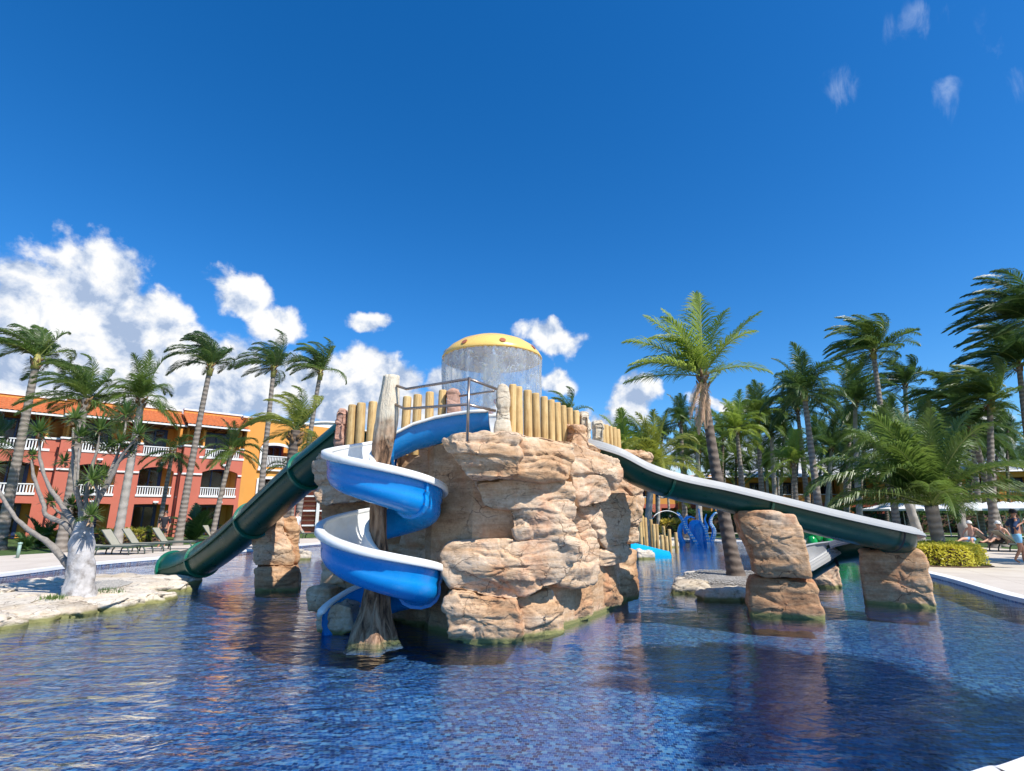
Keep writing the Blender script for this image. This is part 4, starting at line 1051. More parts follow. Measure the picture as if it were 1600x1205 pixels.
def frond_mesh(mat, **kw):
    V, F, nl_ = frond_data(**kw); me = mesh('frond', V, F, None, False)
    me.materials.append(mat); me.materials.append(M['rachis'])
    mi = np.zeros(len(F), dtype=np.int32); mi[nl_:] = 1; me.polygons.foreach_set('material_index', mi); return me
_pool = {}
ELS = [78, 52, 28, 4, -22, -48]
def pooled(kind, ai, ei, wk):
    key = (kind, ai, ei, wk)
    if key not in _pool:
        a = 2 * pi * ai / 12 + 0.13 * ei
        wv = {'calm': 0.22, 'wind': 2.3}[wk]; 
        dr = {78: 1.3, 52: 2.0, 28: 2.0, 4: 1.5, -22: 0.8, -48: 0.4}[ELS[ei]]
        if wk == 'wind': dr *= 0.8
        _pool[key] = frond_mesh(M[kind], az_=a, el_=R(ELS[ei]), droop=dr, wind=wv, seed=ai * 7 + ei, nl=60, width=0.0135, leaf=0.30, hang=0.8)
    return _pool[key]
def palm(label, base, crown, L, kind='palm', n=18, wk='calm', r0=0.2, r1=0.12, tmat='trunk', group='palm trees around the pool', els=(0, 1, 1, 2, 2, 3, 3, 4), bend=0.5, hang=0, boots=True, seed=0, name='palm_tree', shaft=False):
    rd = random.Random(seed * 13 + 5)
    base = Vector(base); crown = Vector(crown)
    L = L * (0.86 if 'hotel' in group else 1.0)
    root = empty(name, tuple(base), 0, label, 'palm tree', group)
    rel = crown - base; m_ = MB(); pts = []; K = 30
    for i in range(K + 1):
        t = i / K; h = t; xy = (1 - bend) * t + bend * t * t
        pts.append(Vector((rel.x * xy, rel.y * xy, rel.z * h - 0.1 * (1 - t))))
    N_ = 70; fine = []; rad = []
    for i in range(N_ + 1):
        t = i / N_ * K; a = min(int(t), K - 1); fine.append(pts[a].lerp(pts[a + 1], t - a))
        f = i / N_; rad.append((r1 + (r0 - r1) * (1 - f) ** 1.2 + r0 * 0.45 * math.exp(-f * rel.z / 0.35)) * (1 + (0.05 if i % 2 else -0.01)))
    m_.tube(fine, rad, 12); m_.build('trunk', M[tmat], root, True)
    if boots:
        bt = MB(); d0 = (fine[-1] - fine[-6]).normalized()
        for i in range(9):
            a = i * 2.4; s = Vector((cos(a), sin(a), 0)); z0 = rel + d0 * (-0.42 * r1 / 0.12 + 0.05 * i)
            bt.tube([z0 + s * r1 * 0.7, z0 + s * r1 * 1.5 + Vector((0, 0, 0.10)), z0 + s * r1 * 1.9 + Vector((0, 0, 0.22))], [r1 * 0.5, r1 * 0.38, r1 * 0.12], 5)
        bt.build('leaf_bases', M['boot'], root, True)
    if shaft:
        MB().tube([rel - Vector((0, 0, 0.55)), rel - Vector((0, 0, .2)), rel + Vector((0, 0, 0.35))], [r1 * 1.25, r1 * 1.3, r1 * 0.6], 10).build('crownshaft', M['shaft'], root, True)
    n = int(n * (0.9 if 'hotel' in group else 1.25)) if group != 'low hedge palm' and group != 'leaning island palm' else n
    for i in range(n):
        ai = int(i * 12 / n * 1.0 + rd.random() * 3 + (5 if i % 2 else 0)) % 12; ei = els[i % len(els)]
        o = link('frond', pooled(kind, ai, ei, wk), None, root)
        o.location = rel + Vector((0, 0, rd.uniform(-0.08, 0.05))); s = L * rd.uniform(0.88, 1.1); o.scale = (s, s, s)
        o.rotation_euler = (R(rd.uniform(-8, 8)), R(rd.uniform(-8, 8)), R(rd.uniform(-16, 16)))
    return root
gz = lambda x, y: G(x, y, 0.1)
def at_ground(px, Y, z=0.08):
    # ground point under pixel column px at depth Y
    v = 0; q = P(px, 840, Y); return Vector((q.x, q.y, z))
# --- left group (windswept)
LW = ('wind-blown', )
palm('tall windswept palm at the far left edge with pale bent trunk', at_ground(2, 26), P(58, 560, 25.5), 3.1, 'palm', 26, 'wind', .24, .15, shaft=True, group='palms in front of the hotel', seed=1, els=(0, 0, 1, 1, 2, 2, 3))
palm('bushy palm with bright spreading fronds behind the whitewashed tree', at_ground(98, 24), P(133, 622, 23.5), 2.9, 'palm', 26, 'wind', .2, .15, group='palms in front of the hotel', seed=2, els=(0, 1, 1, 2, 2, 3, 4))
palm('palm right of the bushy one, its trunk slanting past the coral balconies', at_ground(184, 26), P(222, 622, 25.5), 2.7, 'palm', 24, 'calm', .2, .14, 'trunkg', group='palms in front of the hotel', seed=3, els=(0, 1, 1, 2, 3, 3, 4))
palm('slender tall palm with all fronds blown left, trunk crossing the middle of the hotel front', at_ground(279, 29), P(329, 572, 28.5), 3.0, 'palmdk', 24, 'wind', .2, .12, shaft=True, group='palms in front of the hotel', seed=4, els=(0, 0, 1, 1, 2, 2))
palm('tall palm before the ochre wing, left one of a close pair', at_ground(400, 30), P(428, 575, 29.5), 2.7, 'palmdk', 22, 'wind', .19, .11, shaft=True, group='palms in front of the hotel', seed=5, els=(0, 1, 1, 2, 2, 3))
palm('tall palm with a lighter crown, right one of the pair behind the tube slide', at_ground(462, 31), P(501, 580, 30.5), 2.7, 'palm', 20, 'wind', .18, .11, shaft=True, group='palms in front of the hotel', seed=6, els=(0, 1, 1, 2, 3))
palm('short yellowish palm close behind the green tube slide', at_ground(440, 24), P(462, 672, 23.5), 2.9, 'palmyl', 18, 'wind', .24, .19, 'trunkd', group='palms in front of the hotel', seed=7, els=(0, 1, 1, 2, 3), bend=.3)
palm('small drooping palm before the corner where coral wall meets ochre wall', at_ground(331, 31), P(363, 702, 31), 2.2, 'palm', 20, 'calm', .14, .12, group='palms in front of the hotel', seed=8, els=(0, 1, 2, 3, 4, 4))
palm('dark palm partly cut off by the left edge of the view below the roof tiles', at_ground(-70, 26), P(-12, 690, 27), 3.0, 'palmdk', 18, 'wind', .2, .14, group='palms in front of the hotel', seed=9)
palm('dusty hanging palm crown against the upper balcony railing', at_ground(246, 34), P(270, 705, 34), 2.3, 'palmdk', 16, 'calm', .13, .11, group='palms in front of the hotel', seed=10, els=(1, 3, 4, 4, 5))
palm('low palm in the shade behind the bark column and tube slide', at_ground(455, 34), P(458, 735, 33), 2.0, 'palmdk', 14, 'calm', .13, .11, group='palms in front of the hotel', seed=11)
# --- palm on the small island
ib = G(1152, 905, 0.1)
ip = palm('leaning palm with brown dead fronds hanging, on the small gravel island', ib, P(1097, 588, 14.9), 2.2, 'palmbr', 5, 'wind', .19, .105, 'trunkd', group='leaning island palm', seed=21, els=(0, 0, 1, 1, 2), bend=-0.55, name='palm_tree')
rel = Vector(P(1097, 588, 14.9)) - Vector(ib)
for i, (a, e, l, hg) in enumerate([(205, -50, 1.35, 0.2), (225, -64, 1.7, .2), (250, -70, 1.5, .2), (190, -58, 1.2, .2)]):
    me = frond_mesh(M['dead'], az_=R(a), el_=R(e), droop=1.6, wind=0.05, seed=90 + i, nl=46, width=0.014, leaf=0.22, hang=1.6)
    o = link('dead_frond', me, None, ip); o.location = rel + Vector((-.02, -0.08, -0.1)); o.scale = (l, l, l); o['label'] = 'dry brown hanging frond'
for i, (a, e, l, w, dr) in enumerate([(2, 52, 2.75, .05, .45), (60, 84, 2.7, .05, .3), (-30, 86, 2.5, .1, .5), (165, 64, 2.5, .15, .7), (180, 44, 2.5, .2, .9), (195, 22, 2.3, .2, .8), (170, 8, 2.2, .1, .5), (-15, 20, 1.9, .0, 1.0), (140, 74, 2.5, .2, .6), (220, 60, 2.2, .2, 1.0), (20, 70, 2.5, .0, .8), (-50, 50, 2.0, 0, 1.2), (90, 40, 2.2, .1, 1.0)]):
    me = frond_mesh(M['palmbr'], az_=R(a), el_=R(e), droop=dr, wind=w, seed=60 + i, nl=54, width=0.013, leaf=0.31, hang=0.75)
    o = link('frond', me, None, ip); o.location = rel; o.scale = (l, l, l)
# --- big low palm over the golden hedge
gb = Vector((P(1468, 850, 18.4).x, 18.4, 0.1)); gc_ = P(1455, 790, 18.2)
gpalm = palm('big low green palm with arching fronds rising out of the round golden hedge', gb, gc_, 3.3, 'palm', 12, 'calm', .17, .19, 'trunk', group='low hedge palm', seed=31, els=(0, 1, 1, 2), bend=.2, boots=False)
rel = Vector(gc_) - gb
for i, (a, e, l, k_, dr) in enumerate([(175, 36, 4.3, 'palm', 1.5), (190, 20, 3.9, 'palm', 1.0), (160, 52, 3.8, 'palm', 1.5), (5, 26, 4.2, 'palm', 1.2), (-12, 44, 3.8, 'palm', 1.5), (22, 58, 3.8, 'palm', 1.4), (-70, 64, 3.4, 'palm', 1.3),
                                       (215, 58, 3.6, 'palm', 1.5), (-35, 15, 3.2, 'palm', .9), (120, 70, 3.5, 'palmdk', 1.2), (60, 62, 3.5, 'palmdk', 1.2), (235, 30, 3.0, 'palm', 1.1), (80, 80, 3.5, 'palmdk', .6), (-100, 75, 3.3, 'palm', 1.0), (150, 10, 3.4, 'palm', .8), (30, 12, 3.4, 'palm', .8), (100, 50, 3.6, 'palmdk', 1.5), (200, 70, 3.9, 'palm', 1.3), (-10, 70, 3.9, 'palm', 1.3)]):
    me = frond_mesh(M[k_], az_=R(a), el_=R(e), droop=dr, wind=0.12, seed=120 + i, nl=80, width=0.0115, leaf=0.29, hang=0.9)
    o = link('frond', me, None, gpalm); o.location = rel; o.scale = (l, l, l)
# --- right-hand palms: (label, base px, Y, crown px, crown py, L, kind, wind, n, trunk material)
RP = [
    ('tallest palm in the middle of the right group, fronds streaming left', 1404, 31, 1364, 548, 3.0, 'palm', 'wind', 24, 'trunk', True),
    ('medium palm with upright crown, trunk slanting down to the middle of the open slide', 1285, 29, 1256, 612, 2.6, 'palmdk', 'calm', 22, 'trunk', True),
    ('palm crown just right of and behind the tallest wind-blown one', 1428, 38, 1414, 600, 2.7, 'palmdk', 'wind', 20, 'trunkg', False),
    ('broad feathery dark palm left of the tallest wind-blown one', 1346, 36, 1336, 628, 3.2, 'palmdk', 'calm', 24, 'trunkg', False),
    ('dark feathery palm behind the medium upright one', 1268, 40, 1246, 640, 3.2, 'palmdk', 'calm', 22, 'trunk', False),
    ('palm with drooping crown between the wind-blown palm and the right-hand group', 1505, 33, 1490, 625, 2.8, 'palm', 'wind', 22, 'trunk', True),
    ('full palm with thick pale trunk near the right edge', 1550, 27, 1547, 628, 2.6, 'palm', 'wind', 24, 'trunk', True),
    ('highest palm crown cut by the right edge of the view', 1640, 24, 1612, 500, 3.2, 'palmdk', 'wind', 26, 'trunk', True),
    ('second palm cut by the right edge, lower and darker', 1625, 29, 1592, 570, 3.3, 'palmdk', 'wind', 24, 'trunk', False),
    ('small bright green palm between slanting trunks above the slide', 1248, 34, 1240, 722, 2.2, 'palmbr', 'calm', 16, 'trunk', False),
    ('palm with yellowish crown right of the leaning island palm', 1168, 37, 1151, 672, 2.6, 'palmbr', 'calm', 20, 'trunk', False),
    ('taller of the two dark palms right of the leaning island palm', 1196, 40, 1184, 655, 3.0, 'palm', 'calm', 22, 'trunk', True),
    ('leaning palm whose pale trunk crosses the white roof', 1215, 42, 1205, 676, 2.8, 'palmdk', 'wind', 18, 'trunkg', False),
    ('bushy young palm behind the head of the open slide', 1010, 28, 1022, 728, 3.0, 'palmyl', 'calm', 20, 'trunkg', False),
    ('spiky dark palm behind the small log row', 972, 30, 974, 712, 2.7, 'palmbr', 'calm', 18, 'trunk', False),
    ('palm between the tower and the leaning palm, dark crown against cloud', 1072, 38, 1064, 660, 2.3, 'palmdk', 'calm', 18, 'trunk', False),
    ('lone palm top peeping over the log row of the tower', 878, 34, 884, 648, 2.0, 'palm', 'wind', 16, 'trunk', False),
    ('palm left of the hanging dead fronds with pale thin trunk', 1094, 36, 1090, 700, 2.4, 'palm', 'calm', 18, 'trunkg', False),
    ('short palm in front of the ochre pier', 1290, 44, 1300, 700, 2.6, 'palmdk', 'calm', 18, 'trunkg', False),
    ('dark palm with trunk right behind the hedge palm', 1400, 42, 1392, 672, 2.7, 'palmdk', 'calm', 18, 'trunk', False),
    ('slim palm behind the sunbathers', 1535, 40, 1520, 690, 2.6, 'palmdk', 'calm', 18, 'trunk', False),
    ('thick slanting palm just left of the hedge palm trunk', 1440, 24, 1385, 705, 2.2, 'palm', 'calm', 16, 'trunkg', False),
    ('thick slanting palm behind the seated man', 1513, 27, 1455, 690, 2.4, 'palm', 'calm', 18, 'trunkg', False),
    ('dark palm leaning left behind the woman in the white hat', 1563, 28.5, 1517, 665, 2.4, 'palmdk', 'calm', 18, 'trunk', False),
]
for i, (lb, bx, Y, cx_, cy_, L, kd, wk, n, tm, sh) in enumerate(RP):
    palm(lb, at_ground(bx, Y, 0.06), P(cx_, cy_, Y - 0.4), L, kd, n, wk, .2 + .02 * (i % 3), .12, tm, shaft=sh, seed=100 + i, group='palms of the garden beyond the pool', els=(0, 1, 1, 2, 2, 3, 4), bend=.5 if i % 2 else .15)
# distant grove
rd = random.Random(11); k_ = 0
spec = []
for px in range(962, 1640, 17):
    spec.append((px + rd.uniform(-6, 6), rd.uniform(46, 62), rd.uniform(700, 745) if px < 1250 else rd.uniform(680, 735)))
for px in (1000, 1035, 1130, 1155, 1225, 1330, 1480, 1575): spec.append((px, rd.uniform(44, 56), rd.uniform(662, 690)))
adj = ['short', 'slim', 'bushy', 'dark', 'thin-crowned', 'tall', 'low', 'ragged']
for (px, Y, cy_) in spec:
    base = at_ground(px + rd.uniform(-8, 8), Y, 0.06)
    seg = 'behind the island palm and octopus slide' if px < 1130 else ('behind the upper run of the open slide' if px < 1300 else ('behind the big hedge palm' if px < 1480 else 'behind the sunbathers'))
    palm('distant palm of the far grove ' + seg, base, P(px, cy_, Y), rd.uniform(2.2, 3.0), rd.choice(['palmdk', 'palm', 'palmdk']), 14, rd.choice(['calm', 'calm', 'wind']), .15, .11, rd.choice(['trunk', 'trunkg', 'trunkd']),
         group='distant palms ' + seg, els=(0, 1, 2, 3, 4), boots=False, seed=300 + k_); k_ += 1
palm('unseen tall palm added on the near right deck to shade the pool', (11.2, 1.2, 0.1), (9.9, 1.6, 8.0), 3.4, 'palm', 22, 'wind', seed=490, group='outer palms')  # out-of-view palm, added so its crown darkens the near right water
# a few palms outside the frame so the garden goes on
for i, (x, y) in enumerate([(-27, 12), (26, 14), (29, 8), (-25, 4)]):
    palm('tall palm beside the pool deck ' + ['beyond the left end of the hotel front', 'at the far right of the deck', 'at the near right of the deck', 'near the left corner of the deck'][i], (x, y, 0.06), (x - 1.2, y + .3, 8.5), 3.2, 'palm', 16, 'wind', seed=500 + i, group='outer palms')

# ---------------------------------------------------------------- whitewashed branching tree with sword-leaf rosettes
tb = G(122, 934, 0.12); TY = tb.y
wt_ = empty('branching_tree', tuple(tb), 0, 'whitewashed multi-branched dracaena tree with spiky leaf rosettes on the pale stone island', 'tree')
tp_ = lambda px, py, dy=0.0: P(px, py, TY + dy) - tb
def limb(name, pts, rad, mat):
    q = smooth_path([tp_(*p) for p in pts], 6); rr_ = np.interp(np.linspace(0, 1, len(q)), np.linspace(0, 1, len(rad)), rad)
    rr_ = [r * (1 + 0.05 * math.sin(i * 2.1) + 0.03 * math.sin(i * 5.3)) for i, r in enumerate(rr_)]
    m_ = MB().tube(q, rr_, 14)
    V = np.array(m_.V); 
    V = V + 0.012 * np.stack([vnoise(V * 9, 1), vnoise(V * 9, 2), vnoise(V * 9, 3)], 1)
    return link(name, mesh(name, V, m_.F, mat, True), None, wt_)
tr_ = MB(); q = smooth_path([tp_(122, 940), tp_(123, 925), tp_(126, 900), tp_(128, 875), tp_(129, 845), tp_(131, 815)], 12)
rad = np.interp(np.linspace(0, 1, len(q)), [0, .1, .3, .55, .8, 1], [.38, .29, .245, .225, .21, .13]); tr_.tube(q, rad, 36)
V = np.array(tr_.V); ax = np.repeat(np.array([list(p) for p in q]), 36, 0); dv = V - ax
V = ax + dv * (1 + 0.24 * fbm(V * np.array([3, 3, 1.6]), 4, 3) + 0.22 * fbm(V * np.array([9, 9, 5.0]), 3, 8))[:, None]
link('trunk', mesh('trunk', V, tr_.F, M['whitebark'], True), None, wt_)
limbs = [([(118, 893), (106, 882), (76, 849), (37, 822), (12, 792), (-4, 762), (-16, 735)], [.17, .12, .075, .065, .055, .04]),
         ([(124, 850), (116, 836), (100, 819), (73, 806), (68, 788), (53, 746), (50, 719)], [.14, .10, .07, .06, .04]),
         ([(124, 835), (114, 816), (92, 783), (76, 759), (64, 723), (61, 686)], [.12, .09, .065, .055, .035]),
         ([(130, 822), (126, 792), (117, 750), (114, 713), (115, 668)], [.12, .09, .07, .045, .03]),
         ([(132, 822), (133, 796), (139, 746), (150, 710), (156, 680)], [.12, .08, .06, .045, .03]),
         ([(136, 826), (146, 795), (173, 746), (190, 713), (214, 684)], [.14, .10, .08, .06, .035]),
         ([(128, 800), (122, 770, -.2), (122, 740, -.25), (124, 700, -.2)], [.07, .05, .04, .03]),
         ([(160, 768), (178, 722, .2), (192, 690, .25), (197, 658, .3)], [.06, .05, .04, .03]),
         ([(140, 800), (152, 775, -.2), (148, 756, -.25)], [.05, .04, .03]),
         ([(110, 812), (92, 800, .2), (82, 790, .25)], [.05, .04, .03]),
         ([(185, 722), (205, 705, .1), (214, 690, .1)], [.05, .04, .03])]
for pts, rad in limbs: limb('branch', pts, [r * .6 for r in rad], M['greybark'])
def rosette(c, r, n, seed, dead=4):
    rg_ = random.Random(seed); V = []; F = []; V2 = []; F2 = []
    for i in range(n):
        z = rg_.uniform(-0.35, 1.0); a = rg_.uniform(0, 2 * pi); s = math.sqrt(max(0, 1 - z * z)); d = Vector((cos(a) * s, sin(a) * s, z)).normalized()
        l = r * rg_.uniform(0.75, 1.1); w = 0.020; side = d.cross(Vector((0, 0, 1))).normalized() if abs(d.z) < .98 else Vector((1, 0, 0))
        p0 = c + d * 0.03; p1 = c + d * l * 0.5; p2 = c + d * l + Vector((0, 0, -0.22 * l * (1 - abs(z))))
        b = len(V); V += [p0 - side * w * .6, p0 + side * w * .6, p1 + side * w, p1 - side * w, p2]; F += [(b, b + 1, b + 2, b + 3), (b + 3, b + 2, b + 4)]
    return V, F
for i, (px, py, r, dy) in enumerate([(61, 676, .40, 0), (117, 655, .38, 0), (125, 684, .34, -.2), (157, 672, .42, 0), (148, 690, .32, .2), (197, 650, .42, .3), (216, 680, .42, 0), (187, 694, .36, .2), (143, 750, .40, -.3),
                                     (143, 806, .33, -.3), (81, 784, .30, .25), (50, 712, .2, 0), (170, 700, .32, .3), (100, 722, .26, .3), (-16, 730, .36, 0), (160, 745, .36, .2), (112, 790, .26, .3), (135, 775, .3, .3), (205, 705, .3, .2)]):
    V, F = rosette(tp_(px, py, dy), r * 1.05, 75, i + 5)
    link('leaf_rosette', mesh('leaf_rosette', [tuple(v) for v in V], F, M['yucca'], False), None, wt_)
    V, F = rosette(tp_(px, py + 6, dy), r * .8, 12, i + 55)
    V = [Vector((v.x, v.y, min(v.z, tp_(px, py, dy).z) - 0.05)) for v in V]
    link('dry_leaves', mesh('dry_leaves', [tuple(v) for v in V], F, M['dead'], False), None, wt_)

# ---------------------------------------------------------------- leafy plants
def leaf_cloud(n, f, size, seed, elong=1.7):
    """n leaves; f(rng) gives position; returns V, F"""
    r = np.random.default_rng(seed); Pp = np.array([f(r) for _ in range(n)])
    d = r.normal(size=(n, 3)); d[:, 2] = np.abs(d[:, 2]) * .7 + .1; d /= np.linalg.norm(d, axis=1, keepdims=True)
    s = np.cross(d, r.normal(size=(n, 3))); s /= np.linalg.norm(s, axis=1, keepdims=True)
    l = (size * r.uniform(.6, 1.2, n))[:, None]
    V = np.stack([Pp, Pp + d * l * .5 * elong * .5 + s * l * .3, Pp + d * l * elong * .5 * 1.4, Pp + d * l * .5 * elong * .5 - s * l * .3], 1).reshape(-1, 3)
    F = (np.arange(n)[:, None] * 4 + np.arange(4)).tolist(); return V, F
def hedge(label, c, rx, ry, h, n, mat, seed, name='golden_hedge', size=.09, z0=.1, cat='hedge', group=None):
    root = empty(name, (c[0], c[1], z0), 0, label, cat, group)
    MB().lathe([(0.001, 0.03), (1.12, 0.03), (1.2, 0.0)], 32).build('mulch_bed', M['soil'], root, True).scale = (rx, ry, 1)
    def f(r):
        a = r.uniform(0, 2 * pi); u = r.uniform(0, 1)
        lump = 1 + .06 * math.sin(a * 5 + seed) + .05 * math.sin(a * 11)
        if u < .6: z = r.uniform(0.03, .95) * h; k = (1 - (z / h) ** 4 * .22) * lump; k *= r.uniform(.88, 1.02)
        else: k = math.sqrt(r.uniform(0, .8)) * lump; z = h * (1.0 - .22 * k ** 4) * r.uniform(.93, 1.05)
        return (cos(a) * rx * k, sin(a) * ry * k, z)
    V, F = leaf_cloud(n, f, size, seed); link('foliage', mesh('foliage', V, F, M[mat], False), None, root, 'stuff')
    MB().lathe([(0.001, h * .82), (.6, h * .82), (.84, h * .6), (.86, .03)], 24).build('twigs', M['soil'], root, True).scale = (rx, ry, 1)
    return root
hc = (P(1478, 885, 18.3).x, 18.3)
hedge('round clipped golden yellow hedge around the foot of the big low palm', hc, 1.1, .9, .68, 6500, 'hedge', 3, size=.085)
def fan_bush(label, c, r, h, n, mat, seed, name='fan_palm_bush', cat='bush', group=None):
    root = empty(name, tuple(c), 0, label, cat, group); rd_ = random.Random(seed)
    for i in range(n):
        me = frond_mesh(M[mat], az_=rd_.uniform(0, 2 * pi), el_=R(rd_.uniform(25, 80)), droop=1.1, wind=.05, seed=seed * 40 + i, nl=24, width=.034, leaf=.3, hang=.4)
        o = link('frond', me, None, root); s = h * rd_.uniform(.8, 1.25); o.scale = (s, s, s)
    return root
fan_bush('dark green fan palm bush at the hotel wall behind the white tree, left one', at_ground(66, 27.5), 1, 1.5, 20, 'bush', 1, group='fan palm bushes by the hotel')
fan_bush('fan palm bush left of the tube slide below the ground floor window', at_ground(303, 33), 1, 1.9, 20, 'bush', 2, group='fan palm bushes by the hotel')
fan_bush('small bush at the far left edge beside the bollard', at_ground(44, 25.5), 1, .9, 14, 'bush', 3, group='fan palm bushes by the hotel')
for i, (px, Y, w, lb) in enumerate([(150, 29, 1.0, 'behind the left lounger'), (195, 31, .9, 'between the first two loungers'), (232, 33, .9, 'below the blue door frame'), (105, 28, .8, 'right of the dark fan bush')]):
    g_ = at_ground(px, Y); hedge('low yellow-green croton shrub ' + lb, (g_.x, g_.y), w, .6, .75, 420, 'croton', 20 + i, name='croton_shrub', size=.2, z0=.07, cat='shrub', group='croton shrubs by the hotel')
for i, (px, Y, w, h, mt) in enumerate([(1050, 47, 1.2, 1.0, 'croton'), (1085, 52, 3.0, 1.8, 'bush'), (1130, 50, 2.0, 1.6, 'bush'), (1010, 52, 2.5, 1.6, 'bush'), (1330, 54, 3, 2.0, 'bush'), (1400, 55, 3, 2.0, 'bush'), (1480, 50, 3.2, 1.8, 'bush'), (1560, 48, 3.4, 1.8, 'bush'), (1250, 55, 3, 2.2, 'bush')]):
    g_ = at_ground(px, Y); hedge('garden shrub ' + ['small and yellow, above the octopus slide', 'dark, behind the octopus slide', 'dark, right of the octopus slide', 'dark, above the log stakes', 'under the ochre building', 'left of the white parasols', 'behind the thick slanting palms', 'behind the seated woman', 'beside the ochre pier'][i],
        (g_.x, g_.y), w, 1.2, h, 900, mt, 40 + i, name='garden_shrub', size=.28, z0=.06, cat='shrub', group='garden shrubs beyond the pool')
# dark belt of planting far away so the grove has depth
def belt(name, pts, h, n, seed, label):
    r = random.Random(seed)
    def f(rg_):
        t = rg_.uniform(0, len(pts) - 1.001); i = int(t); q = Vector(pts[i]).lerp(Vector(pts[i + 1]), t - i)
        hh = h * (.75 + .25 * math.sin(t * 9) + .15 * math.sin(t * 23)); return (q.x + rg_.normal() * 1.2, q.y + rg_.normal() * 1.5, abs(rg_.uniform(0, 1)) * hh)
    V, F = leaf_cloud(n, f, .75, seed); return tag(link(name, mesh(name, V, F, M['palmdk'], False)), label, 'shrubbery', kind='stuff')
belt('far_shrubbery', [(8, 72, 0), (25, 76, 0), (45, 72, 0), (62, 60, 0), (72, 45, 0)], 3.6, 9000, 5, 'dark continuous belt of shrubs and low palms closing the far garden')
belt('far_shrubbery', [(-22, 66, 0), (-10, 74, 0), (8, 74, 0)], 3.5, 3000, 6, 'dark shrub belt hidden behind the rock tower')
# grass tufts on the left island
def tuft(c, r, n, seed, label):
    rg_ = random.Random(seed); V = []; F = []
    for i in range(n):
        a = rg_.uniform(0, 2 * pi); q = Vector(c) + Vector((rg_.gauss(0, r * .5), rg_.gauss(0, r * .3), 0)); d = Vector((cos(a) * .5, sin(a) * .5, 1)).normalized() * rg_.uniform(.05, .12); s = Vector((-sin(a), cos(a), 0)) * .008
        b = len(V); V += [tuple(q - s), tuple(q + s), tuple(q + d)]; F.append((b, b + 1, b + 2))
    tag(link('grass_tuft', mesh('grass_tuft', V, F, M['yucca'], False)), label, 'grass', 'grass tufts on the left island')
tuft(G(170, 925, .17), .28, 260, 1, 'green grass tuft in the gravel right of the white trunk'); tuft(G(86, 936, .17), .22, 200, 2, 'green grass tuft in the gravel left of the white trunk')
# ---------------------------------------------------------------- hotel on the left
FD = Vector((0.725, 0.689, 0)).normalized(); FANG = math.atan2(FD.y, FD.x)
F0 = Vector((-27.5, 38.3, 0.08))
hotel = empty('hotel_wing', tuple(F0), FANG, 'three storey coral red hotel wing with white balustrades, navy door frames and terracotta roof', 'building')
# local axes: x along the front (away from the camera), y into the building, z up
def hpart(name, mb, mat, parent=None, **k): return mb.build(name, mat, parent or hotel, **k)
FH = 2.85; EAVE = 8.2; PAR = 9.55; DEPTH = 9.0
tile_me = {}
def roof_tiles(parent, x0, x1, y0, y1, z0, z1, hipl=0.0, hipr=0.0):
    """pantile slope; one child object with real ridges and overlapping courses"""
    tw, tl2 = .26, .36; n = max(1, int((x1 - x0) / tw)); sl_ = math.hypot(y1 - y0, z1 - z0); m_ = max(1, int(sl_ / tl2)); nx = n * 4; V = []; F = []
    for j in range(m_ * 2 + 1):
        row = j // 2; f = min(1, (row + (1 if j % 2 else 0)) / m_); lift = 0.035 if j % 2 == 0 else 0.0
        if j % 2 == 0 and j > 0: pass
        for i in range(nx + 1):
            u = i / nx; xl = x0 + hipl * f; xr = x1 - hipr * f; x = xl + (xr - xl) * u
            w = .055 * abs(math.sin(pi * u * n)) ; V.append((x, y0 + (y1 - y0) * f, z0 + (z1 - z0) * f + w + lift))
    for j in range(m_ * 2):
        for i in range(nx): F.append((j * (nx + 1) + i, j * (nx + 1) + i + 1, (j + 1) * (nx + 1) + i + 1, (j + 1) * (nx + 1) + i))
    o = link('roof_tiles', mesh('roof_tiles', V, F, M['rooft'], False), None, parent); o['kind'] = 'stuff'
def railing(parent, x0, x1, y, z, h=.72, mat='wallwht', base=True, pitch=.16):
    m_ = MB(); m_.box(x0, y - .07, z + h - .07, x1, y + .07, z + h)
    if base: m_.box(x0 - .04, y - .13, z - .12, x1 + .04, y + .12, z + .035)
    m_.build('handrail', M[mat], parent)
    b = MB(); n = int((x1 - x0) / pitch)
    for i in range(n + 1):
        x = x0 + (x1 - x0) * (i + .5) / (n + 1); b.box(x - .032, y - .032, z + .035, x + .032, y + .032, z + h - .07)
    b.build('balusters', M[mat], parent, kind='stuff')
def door(parent, x0, x1, y, z, h):
    f = MB(); f.box(x0, y - .05, z + h, x1, y + .05, z + h + .16); f.box(x0, y - .05, z, x0 + .16, y + .05, z + h - .002); f.box(x1 - .16, y - .05, z, x1, y + .05, z + h - .002)
    fo = f.build('door_frame', M['navy'], parent)
    xm = (x0 + x1) / 2
    for a, b_ in ((x0 + .16, xm), (xm, x1 - .16)):
        s = MB(); s.box(a, y, z, b_, y + .02, z + h); s.build('glass_pane', M['glass'], fo)
        s2 = MB(); s2.box(a, y - .02, z, a + .05, y + .03, z + h); s2.box(b_ - .05, y - .02, z, b_, y + .03, z + h); s2.build('sash', M['wallwht'] if False else M['navy'], fo)
    c = MB(); n = 24; xs = np.linspace(x0 + .6, x1 - .3, n); V = []; F = []
    for i, x in enumerate(xs): V += [(x, y + .14 + .04 * math.sin(i * 1.9), z), (x, y + .14 + .04 * math.sin(i * 1.9), z + h)]
    for i in range(n - 1): F.append((2 * i, 2 * i + 2, 2 * i + 3, 2 * i + 1))
    link('curtain', mesh('curtain', V, F, M['curtain'], True), None, fo)
